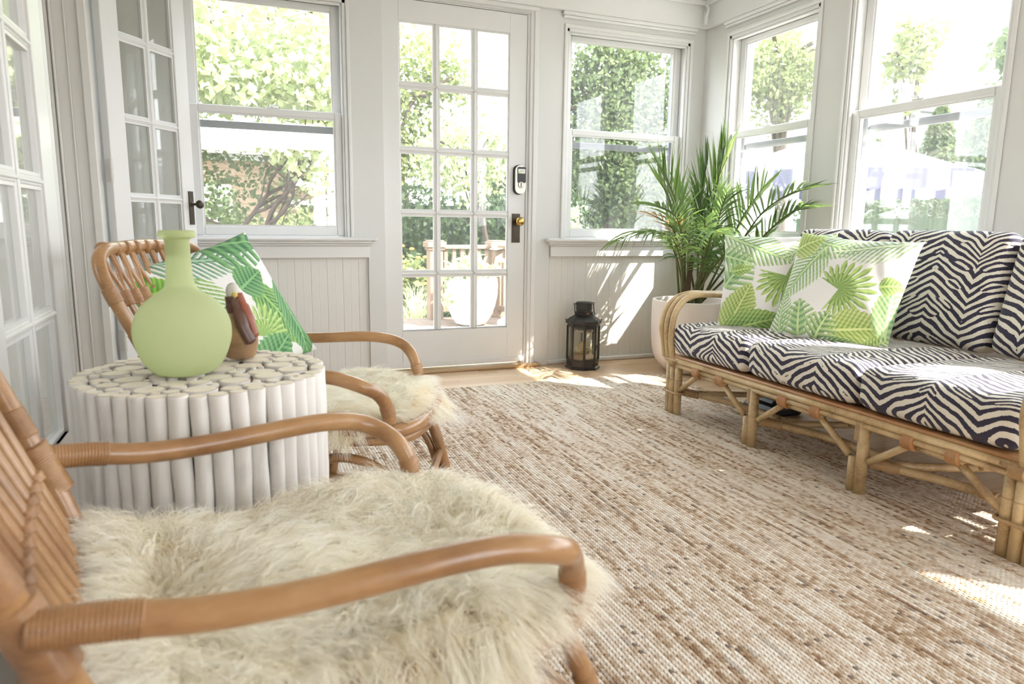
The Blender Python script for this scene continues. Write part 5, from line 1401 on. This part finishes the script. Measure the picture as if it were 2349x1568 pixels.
def pillow(name, w, h, T, loc, normal, spin, leaves, label, n=230, base=(0.80, 0.79, 0.78)):
    tex = print_tex(n, leaves, base)
    v, u = np.meshgrid(np.linspace(-1, 1, n), np.linspace(-1, 1, n), indexing='ij')
    X = u*w/2*(1-0.075*(1-v**2)); Y = v*h/2*(1-0.075*(1-u**2))
    th = T/2*np.clip((1-u**2)*(1-v**2), 0, 1)**0.42*(1+0.05*np.sin(u*7+1)*np.sin(v*6))
    th += 0.0035*np.sin(u*23+v*9)*(np.abs(u)*np.abs(v))
    th = np.maximum(th, 0.0008)
    top = np.stack([X, Y, th], -1).reshape(-1, 3); bot = np.stack([X, Y, -th], -1).reshape(-1, 3)
    idx = np.arange(n*n).reshape(n, n); F = np.stack([idx[:-1, :-1], idx[:-1, 1:], idx[1:, 1:], idx[1:, :-1]], -1).reshape(-1, 4)
    ring = np.concatenate([idx[0, :-1], idx[:-1, -1], idx[-1, :0:-1], idx[:0:-1, 0]]); r2_ = np.roll(ring, -1)
    Fs = np.stack([ring, ring+n*n, r2_+n*n, r2_], -1)
    C_ = np.concatenate([tex.reshape(-1, 3)]*2); C_ = np.concatenate([C_, np.ones((len(C_), 1))], 1)
    o = npmesh(name, np.vstack([top, bot]), np.vstack([F, F[:, ::-1]+n*n, Fs]), M['print'], None, attrs={'print': ('FLOAT_COLOR', C_)})
    z = Vector(normal).normalized(); x = Vector((0, 0, 1)).cross(z).normalized(); y = z.cross(x)
    Rm = Matrix((x, y, z)).transposed() @ Matrix.Rotation(spin, 3, 'Z')
    o.matrix_world = Matrix.Translation(loc) @ Rm.to_4x4(); tag(o, label, 'cushion'); return o
DG, LG = (0.06, 0.19, 0.05), (0.46, 0.60, 0.20)
DG2, LG2 = (0.10, 0.28, 0.12), (0.55, 0.68, 0.35)
YG, YL = (0.16, 0.30, 0.04), (0.62, 0.70, 0.30)
TG, TL = (0.02, 0.13, 0.06), (0.25, 0.48, 0.20)
leavesC = [('pinnate', 0.02, 0.95, 0.62, -0.15, 0.30, DG2, LG2, 13), ('pinnate', 0.97, 0.98, 0.60, PI+0.25, 0.30, DG2, (0.75, 0.82, 0.60), 13), ('pinnate', 0.32, 0.88, 0.62, -2.05, 0.30, DG2, LG2, 14),
           ('leaf', -0.02, 0.80, 0.34, 0.55, 0.42, YG, YL, 9), ('fan', 0.56, 0.48, 0.30, 0.35, 2.35, DG, LG, 9), ('monstera', 0.30, 0.02, 0.34, 1.75, 0.55, DG2, LG2, 6), ('leaf', 0.55, 0.10, 0.50, 0.30, 0.34, YG, YL, 12),
           ('monstera', 0.44, 0.0, 0.30, 1.2, 0.5, DG, LG2, 6), ('leaf', 0.98, 0.15, 0.50, 1.60, 0.22, DG2, LG2, 10), ('pinnate', 0.12, 0.0, 0.45, 1.75, 0.28, DG2, LG2, 11), ('leaf', 0.86, 0.56, 0.16, 0.3, 0.5, DG, LG, 6), ('pinnate', 0.45, -0.03, 0.5, 0.12, 0.16, TG, TL, 12), ('pinnate', 0.85, 0.0, 0.25, 0.8, 0.3, DG, LG, 8)]
leavesL = [('pinnate', 0.0, 1.0, 0.75, -0.42, 0.28, DG2, LG2, 14), ('pinnate', 1.0, 0.98, 0.5, PI+0.5, 0.3, DG2, (0.7, 0.8, 0.5), 12), ('monstera', 0.02, 0.45, 0.42, 0.9, 0.5, DG2, LG2, 6), ('monstera', -0.02, 0.78, 0.30, -0.3, 0.5, DG2, LG2, 5),
           ('fan', 0.62, 0.56, 0.34, -1.1, 2.3, DG, LG, 9), ('leaf', 0.10, 0.02, 0.50, 1.15, 0.36, YG, YL, 12), ('leaf', 0.05, 0.0, 0.60, 0.25, 0.26, DG, LG, 12), ('leaf', 0.1, 0.60, 0.2, 0.2, 0.3, DG, LG, 6), ('pinnate', 0.5, -0.02, 0.5, 0.3, 0.25, DG2, LG2, 12)]
leavesT = [('leaf', -0.02, 0.78, 0.26, 0.0, 0.5, (0.05, 0.22, 0.02), (0.32, 0.55, 0.10), 8), ('pinnate', 0.12, 1.02, 0.75, -0.30, 0.26, TG, (0.40, 0.58, 0.40), 14), ('monstera', 0.55, 1.02, 0.60, -0.25, 0.42, TG, TL, 7), ('pinnate', 0.3, 0.82, 0.60, -1.35, 0.24, (0.08, 0.25, 0.03), (0.50, 0.65, 0.28), 13),
           ('leaf', 0.72, 0.62, 0.66, -1.25, 0.22, TG, (0.35, 0.58, 0.18), 14), ('leaf', 0.60, 0.60, 0.28, 0.3, 0.5, TG, TL, 7), ('leaf', 0.98, 0.6, 0.7, -1.7, 0.16, TG, TL, 14), ('fan', 0.58, 0.22, 0.26, 1.2, 1.5, (0.10, 0.28, 0.04), (0.5, 0.66, 0.25), 7), ('leaf', 0.45, -0.02, 0.4, 0.5, 0.4, TG, TL, 8)]
pillow('leaf_pillow', 0.47, 0.46, 0.15, (2.185, 2.395, 0.615), (-0.74, -0.60, 0.30), 0.03, leavesL, 'square palm leaf print pillow at the left end of the sofa, behind the other')
pillow('leaf_pillow', 0.49, 0.46, 0.15, (2.215, 2.065, 0.615), (-0.93, -0.26, 0.36), -0.06, leavesC, 'square palm leaf print pillow, front of the two on the sofa')
pillow('leaf_pillow', 0.46, 0.44, 0.14, (-0.030, 2.235, 0.585), (0.50, -0.75, 0.46), 0.26, leavesT, 'square green leaf print pillow leaning on the rattan chair back')

# ---- potted palm
palm = empty('potted_palm', (2.53, 3.45, 0.0))
m = MB(); m.lathe(smooth_prof([(0.115, 0.0), (0.135, 0.006), (0.170, 0.035), (0.205, 0.085), (0.222, 0.150), (0.230, 0.25), (0.232, 0.36), (0.230, 0.425), (0.226, 0.432), (0.212, 0.432), (0.208, 0.425), (0.206, 0.385)], 4), (0, 0, 0.001), 56); m.build('pot', M['pot'], palm, smooth=True)
m = MB(); m.lathe([(0.205, 0.375), (0.12, 0.388), (0.02, 0.392)], (0, 0, 0), 32); m.build('soil', M['soil'], palm, smooth=True)
rp = np.random.default_rng(17)
def frond(ctl, start, nl, L, W_, droop, tint, mkey='palm', spread=0.9, stem='palm_stem', r0=0.007, vside=None, fold=0.0):
    P = cr([tuple(np.array(p)-np.array((2.53, 3.45, 0.0))) for p in ctl], 14); n = len(P)
    m = MB(); m.tube(P, [r0*(1-0.85*i/n)+0.0008 for i in range(n)], 7)
    o = m.build('frond', M[stem], palm, smooth=True)
    V = []; F = []; T_ = []
    pts = along(P, start, 0.995, nl); 
    for i in range(nl):
        f = i/(nl-1); c = np.array(pts[i]); nx_ = np.array(pts[min(i+1, nl-1)]); pv = np.array(pts[max(i-1, 0)]); t = nx_-pv; t /= np.linalg.norm(t)+1e-9
        sd = np.cross(t, (0, 0, 1.0)) if vside is None else np.array(vside)-t*np.dot(t, vside)
        sd /= np.linalg.norm(sd)+1e-9; upv = np.cross(sd, t); upv *= np.sign(upv[2]+1e-6)
        ll = L*(0.55+0.75*math.sin(PI*(0.12+0.75*f)))*(0.85+0.3*rp.random())
        if i == nl-1: ll *= 0.9
        for s in (-1, 1):
            fw = 0.45+0.9*f+0.15*rp.normal()
            d = t*fw+sd*s*spread+upv*(0.25-fold); d /= np.linalg.norm(d)
            wn_ = np.cross(d, upv*0.8+rp.normal(size=3)*0.45); wn_ /= np.linalg.norm(wn_)+1e-9
            b0 = len(V); tn = np.clip(tint+0.16*rp.normal(), 0, 1)
            for k in range(6):
                q = k/5; p = c+d*ll*q; p[2] -= droop*ll*(q**2.1)*(0.6+0.4*(1-f)+0.25*rp.random()*0); 
                w = W_*(0.30+0.70*math.sin(PI*min(1, q*1.15+0.10))**0.8) if q < 0.85 else W_*0.22*(1-q)/0.15+0.0003
                V += [p-wn_*w/2, p+wn_*w/2]; T_ += [tn, tn]
            for k in range(5): F.append((b0+2*k, b0+2*k+1, b0+2*k+3, b0+2*k+2))
    V = np.array(V); V[:, 0] = np.minimum(V[:, 0], 0.262); V[:, 1] = np.minimum(V[:, 1], 0.375)
    npmesh('leaflets', np.array(V), np.array(F), M[mkey], o, attrs={'tint': ('FLOAT', T_)})
B1 = (2.47, 3.40, 0.38); B2 = (2.60, 3.50, 0.38); B3 = (2.44, 3.44, 0.38); B4 = (2.55, 3.42, 0.38)
frond([B4, (2.56, 3.40, 0.75), (2.60, 3.36, 1.12), (2.62, 3.34, 1.33)], 0.42, 20, 0.20, 0.017, 0.05, 0.25, spread=0.28)
frond([B2, (2.62, 3.46, 0.75), (2.62, 3.42, 1.05), (2.655, 3.36, 1.26)], 0.40, 22, 0.24, 0.018, 0.10, 0.85, spread=0.50)
frond([B4, (2.52, 3.40, 0.72), (2.50, 3.38, 1.0), (2.52, 3.36, 1.24)], 0.45, 18, 0.19, 0.016, 0.05, 0.05, spread=0.22)
frond([B2, (2.66, 3.30, 0.66), (2.70, 3.12, 0.92), (2.71, 2.93, 1.03), (2.72, 2.78, 1.06)], 0.40, 22, 0.20, 0.014, 0.25, 0.35, spread=0.75)
frond([B2, (2.66, 3.25, 0.62), (2.70, 3.04, 0.84), (2.72, 2.90, 0.94), (2.72, 2.78, 0.96)], 0.42, 22, 0.18, 0.014, 0.30, 0.20, spread=0.6)
frond([B4, (2.64, 3.34, 0.66), (2.69, 3.24, 0.92), (2.72, 3.12, 1.08)], 0.36, 22, 0.26, 0.017, 0.18, 0.75, spread=0.8)
frond([B3, (2.40, 3.38, 0.72), (2.30, 3.32, 0.98), (2.16, 3.28, 1.18)], 0.52, 18, 0.22, 0.012, 0.12, 0.30, spread=0.35)
frond([B3, (2.38, 3.42, 0.72), (2.32, 3.40, 0.98), (2.24, 3.40, 1.10)], 0.55, 14, 0.20, 0.012, 0.10, 0.45, spread=0.4)
frond([B3, (2.38, 3.34, 0.68), (2.26, 3.25, 0.90), (2.08, 3.18, 0.97)], 0.45, 18, 0.20, 0.013, 0.45, 0.30, spread=0.7)
frond([B3, (2.36, 3.32, 0.60), (2.20, 3.20, 0.80), (1.99, 3.12, 0.83)], 0.48, 18, 0.19, 0.012, 0.75, 0.35, spread=0.7)
frond([B3, (2.38, 3.36, 0.58), (2.22, 3.28, 0.80), (2.02, 3.24, 0.835), (1.88, 3.20, 0.79)], 0.42, 16, 0.17, 0.010, 0.8, 0.4, spread=0.6, mkey='palm')
frond([B1, (2.43, 3.24, 0.64), (2.38, 3.10, 0.82), (2.30, 2.96, 0.84)], 0.42, 16, 0.20, 0.017, 0.85, 0.20, spread=0.7)
frond([B1, (2.48, 3.22, 0.62), (2.50, 3.05, 0.78), (2.50, 2.92, 0.79)], 0.42, 16, 0.19, 0.015, 0.8, 0.15, spread=0.7)
frond([B4, (2.52, 3.30, 0.66), (2.50, 3.20, 0.92), (2.46, 3.10, 1.04)], 0.42, 18, 0.18, 0.013, 0.55, 0.10, spread=0.7)
frond([B4, (2.50, 3.46, 0.68), (2.47, 3.50, 0.95), (2.42, 3.52, 1.10)], 0.42, 18, 0.19, 0.013, 0.3, 0.6, spread=0.7)
frond([B2, (2.64, 3.50, 0.66), (2.69, 3.50, 0.92), (2.71, 3.48, 1.08)], 0.42, 18, 0.16, 0.013, 0.3, 0.9, spread=0.5)
frond([B4, (2.50, 3.34, 0.58), (2.42, 3.22, 0.80), (2.36, 3.14, 0.90)], 0.40, 18, 0.18, 0.014, 0.7, 0.12, spread=0.75)
frond([B3, (2.42, 3.40, 0.62), (2.30, 3.34, 0.84), (2.14, 3.30, 0.92)], 0.5, 14, 0.18, 0.009, 0.55, 0.5, mkey='palm_dry', spread=0.6)
m = MB()
m.tube(cr([tuple(np.array(p)-np.array((2.53, 3.45, 0))) for p in ((2.455, 3.41, 0.38), (2.462, 3.40, 0.55), (2.475, 3.39, 0.70))], 5), [0.020]*5+[0.016]*5+[0.010], 12)
m.tube(cr([tuple(np.array(p)-np.array((2.53, 3.45, 0))) for p in ((2.60, 3.50, 0.38), (2.61, 3.49, 0.50), (2.62, 3.47, 0.62))], 5), [0.016]*5+[0.013]*5+[0.009], 12)
m.tube(cr([tuple(np.array(p)-np.array((2.53, 3.45, 0))) for p in ((2.47, 3.40, 0.38), (2.52, 3.37, 0.52), (2.58, 3.33, 0.66))], 5), [0.013]*5+[0.011]*5+[0.007], 12)
m.build('trunk', M['palm_stem_brown'], palm, smooth=True)
for k in range(7):
    a = rp.random()*6.28; b0 = (2.53+0.05*math.cos(a), 3.45+0.05*math.sin(a), 0.38); tp = (2.53+0.11*math.cos(a), 3.42+0.08*math.sin(a), 0.85+0.15*rp.random())
    m = MB(); m.tube(cr([tuple(np.array(p)-np.array((2.53, 3.45, 0))) for p in (b0, ((b0[0]+tp[0])/2, (b0[1]+tp[1])/2, 0.62), tp)], 6), [0.0065]*12+[0.003], 7); m.build('stalk', M['palm_stem'], palm, smooth=True)
tag(palm, 'tall potted areca palm in a pale stone pot in the far right corner', 'plant')

# ---- ship's lantern
ln = empty('metal_lantern', (1.965, 3.745, 0.001), 0.0)
def hexa(r, rot=0.0, sx=1.0): return [(r*math.cos(PI/8+k*PI/4+rot)*1.0, r*math.sin(PI/8+k*PI/4+rot)*0.92) for k in range(8)]
A8 = PI/8
def lp(m, prof, **k): m.lathe(prof, (0, 0, 0), 8, a0=A8, **k)
K = M['metal_dark']
m = MB(); lp(m, [(0.104, 0), (0.108, 0.004), (0.108, 0.010), (0.098, 0.016), (0.098, 0.048), (0.102, 0.052), (0.102, 0.056), (0.094, 0.058)]); m.lathe([(0.008, 0), (0.008, -0.006), (0.004, -0.008)], (0.034, -0.091, 0.030), 14, 'y'); m.build('base', K, ln, angle=20)
for k in range(8):
    a = A8+k*PI/4; x, y = 0.096*math.cos(a), 0.096*math.sin(a)
    m = MB(); m.box(x-0.005, x+0.005, y-0.005, y+0.005, 0.056, 0.262, 0.001); m.build('corner_post', K, ln)
for k in range(8):
    a0, a1 = A8+k*PI/4, A8+(k+1)*PI/4; p0 = Vector((0.093*math.cos(a0), 0.093*math.sin(a0), 0.056)); p1 = Vector((0.093*math.cos(a1), 0.093*math.sin(a1), 0.056)); u_ = Vector((0, 0, 0.206))
    g = MB(); q = [p0, p1, p1+u_, p0+u_]; off_ = (p0+p1).normalized()*0.002; g.add(q+[v_+off_ for v_ in q], [(0, 3, 2, 1), (4, 5, 6, 7), (0, 1, 5, 4), (1, 2, 6, 5), (2, 3, 7, 6), (3, 0, 4, 7)])
    g.build('glass_pane', M['glass_lantern'], ln)
m = MB(); lp(m, [(0.090, 0.256), (0.098, 0.256), (0.098, 0.272), (0.109, 0.276), (0.109, 0.292), (0.104, 0.296), (0.050, 0.330), (0.050, 0.334)])
for k in range(8):
    a = A8+k*PI/4; m.ell((0.108*math.cos(a), 0.108*math.sin(a), 0.298), (0.004, 0.004, 0.004), 8, 6)
m.build('roof', K, ln, angle=20)
m = MB(); m.lathe([(0.052, 0.326), (0.055, 0.330), (0.055, 0.345), (0.048, 0.350), (0.047, 0.354), (0.050, 0.358), (0.050, 0.398), (0.046, 0.404), (0.030, 0.406)], (0, 0, 0), 32); m.lathe([(0.0515, 0.331), (0.057, 0.333), (0.057, 0.343), (0.0515, 0.345)], (0, 0, 0), 32, capb=False, capt=False)
m.build('chimney', K, ln, angle=30)
m = MB(); m.box(-0.012, 0.008, -0.0585, -0.055, 0.334, 0.343); m.build('rust_patch', M['rust'], ln)
m = MB(); m.tube([(-0.058, 0, 0.395), (0.058, 0, 0.395)], 0.005, 8)
for s in (-1, 1):
    m.tube(cr([(s*0.064+0.006*math.cos(t), 0, 0.393+0.006*math.sin(t)) for t in np.linspace(0, 2*PI, 9)[:-1]], 3, True), 0.0022, 6, closed=True)
m.tube(cr([(-0.064, -0.002, 0.388), (-0.064, -0.010, 0.345), (-0.055, -0.040, 0.334), (-0.03, -0.062, 0.331), (0, -0.067, 0.330), (0.03, -0.062, 0.331), (0.055, -0.040, 0.334), (0.064, -0.010, 0.345), (0.064, -0.002, 0.388)], 6), 0.0032, 8)
m.build('bail_handle', K, ln, smooth=True)
# glazed door of the lantern with latch
m = MB()
for (x0_, x1_, z0_, z1_) in ((-0.036, -0.031, 0.058, 0.256), (0.031, 0.036, 0.058, 0.256), (-0.036, 0.036, 0.058, 0.064), (-0.036, 0.036, 0.250, 0.256)): m.box(x0_, x1_, -0.096, -0.090, z0_, z1_)
m.box(0.036, 0.050, -0.099, -0.094, 0.140, 0.152, 0.001); m.lathe([(0.004, 0), (0.004, -0.006)], (0.048, -0.094, 0.146), 10, 'y'); m.tube([(0.041, -0.097, 0.150), (0.041, -0.097, 0.120)], 0.002, 6)
m.build('lantern_door', K, ln)
m = MB()
for i in range(9):
    z = 0.150-i*0.0105; rot_ = (i % 2)*PI/2
    m.tube([(0.104+0.004*math.cos(t)*math.cos(rot_), -0.006+0.004*math.cos(t)*math.sin(rot_), z+0.0065*math.sin(t)) for t in np.linspace(0, 2*PI, 11)[:-1]], 0.0012, 5, closed=True)
m.tube([(0.104, -0.006, 0.062), (0.104, -0.006, 0.034)], 0.0022, 6)
m.build('chain', K, ln, smooth=True)
m = MB(); m.lathe([(0.024, 0.057), (0.026, 0.075), (0.030, 0.10), (0.030, 0.140), (0.018, 0.158), (0.008, 0.162)], (0.0, 0.0, 0.0), 20); m.build('burner', M['candle'], ln, smooth=True)
m = MB(); m.lathe([(0.002, -0.003), (0.026, -0.002), (0.024, 0.004), (0.004, 0.006)], (0.0, -0.035, 0.10), 16, 'y'); m.build('brass_burner_plate', M['brass'], ln, smooth=True)
m = MB(); rr = random.Random(8)
for i in range(90):
    a = rr.random()*6.28; q = 0.055*math.sqrt(rr.random()); x, y, z = q*math.cos(a), q*math.sin(a), 0.095+0.03*rr.random(); d = Vector((rr.gauss(0, 1), rr.gauss(0, 1), rr.gauss(0, .4))).normalized()*0.016
    m.tube([(x-d.x, y-d.y, z-d.z), (x+d.x, y+d.y, z+d.z)], 0.0011, 4)
o = m.build('straw_nest', M['straw'], ln); o['kind'] = 'stuff'
m = MB(); m.lathe([(0.06, 0.225), (0.055, 0.24), (0.03, 0.25)], (0, 0, 0), 24); m.build('inner_collar', M['nickel'], ln, smooth=True)
m = MB(); m.lathe([(0.075, 0.057), (0.06, 0.085), (0.02, 0.092)], (0, 0, 0), 20); m.build('inner_tray', M['duck_wood'], ln, smooth=True)
tag(ln, 'black metal ship lantern with octagonal glazed body on the floor', 'lantern')
# dark shoe-like object under the sofa
m = MB(); m.box(2.24, 2.44, 2.42, 2.62, 0.001, 0.05, 0.015); m.box(2.27, 2.42, 2.44, 2.60, 0.05, 0.075, 0.012); tag(m.build('storage_box', M['black']), 'low black box on the floor under the sofa', 'box')
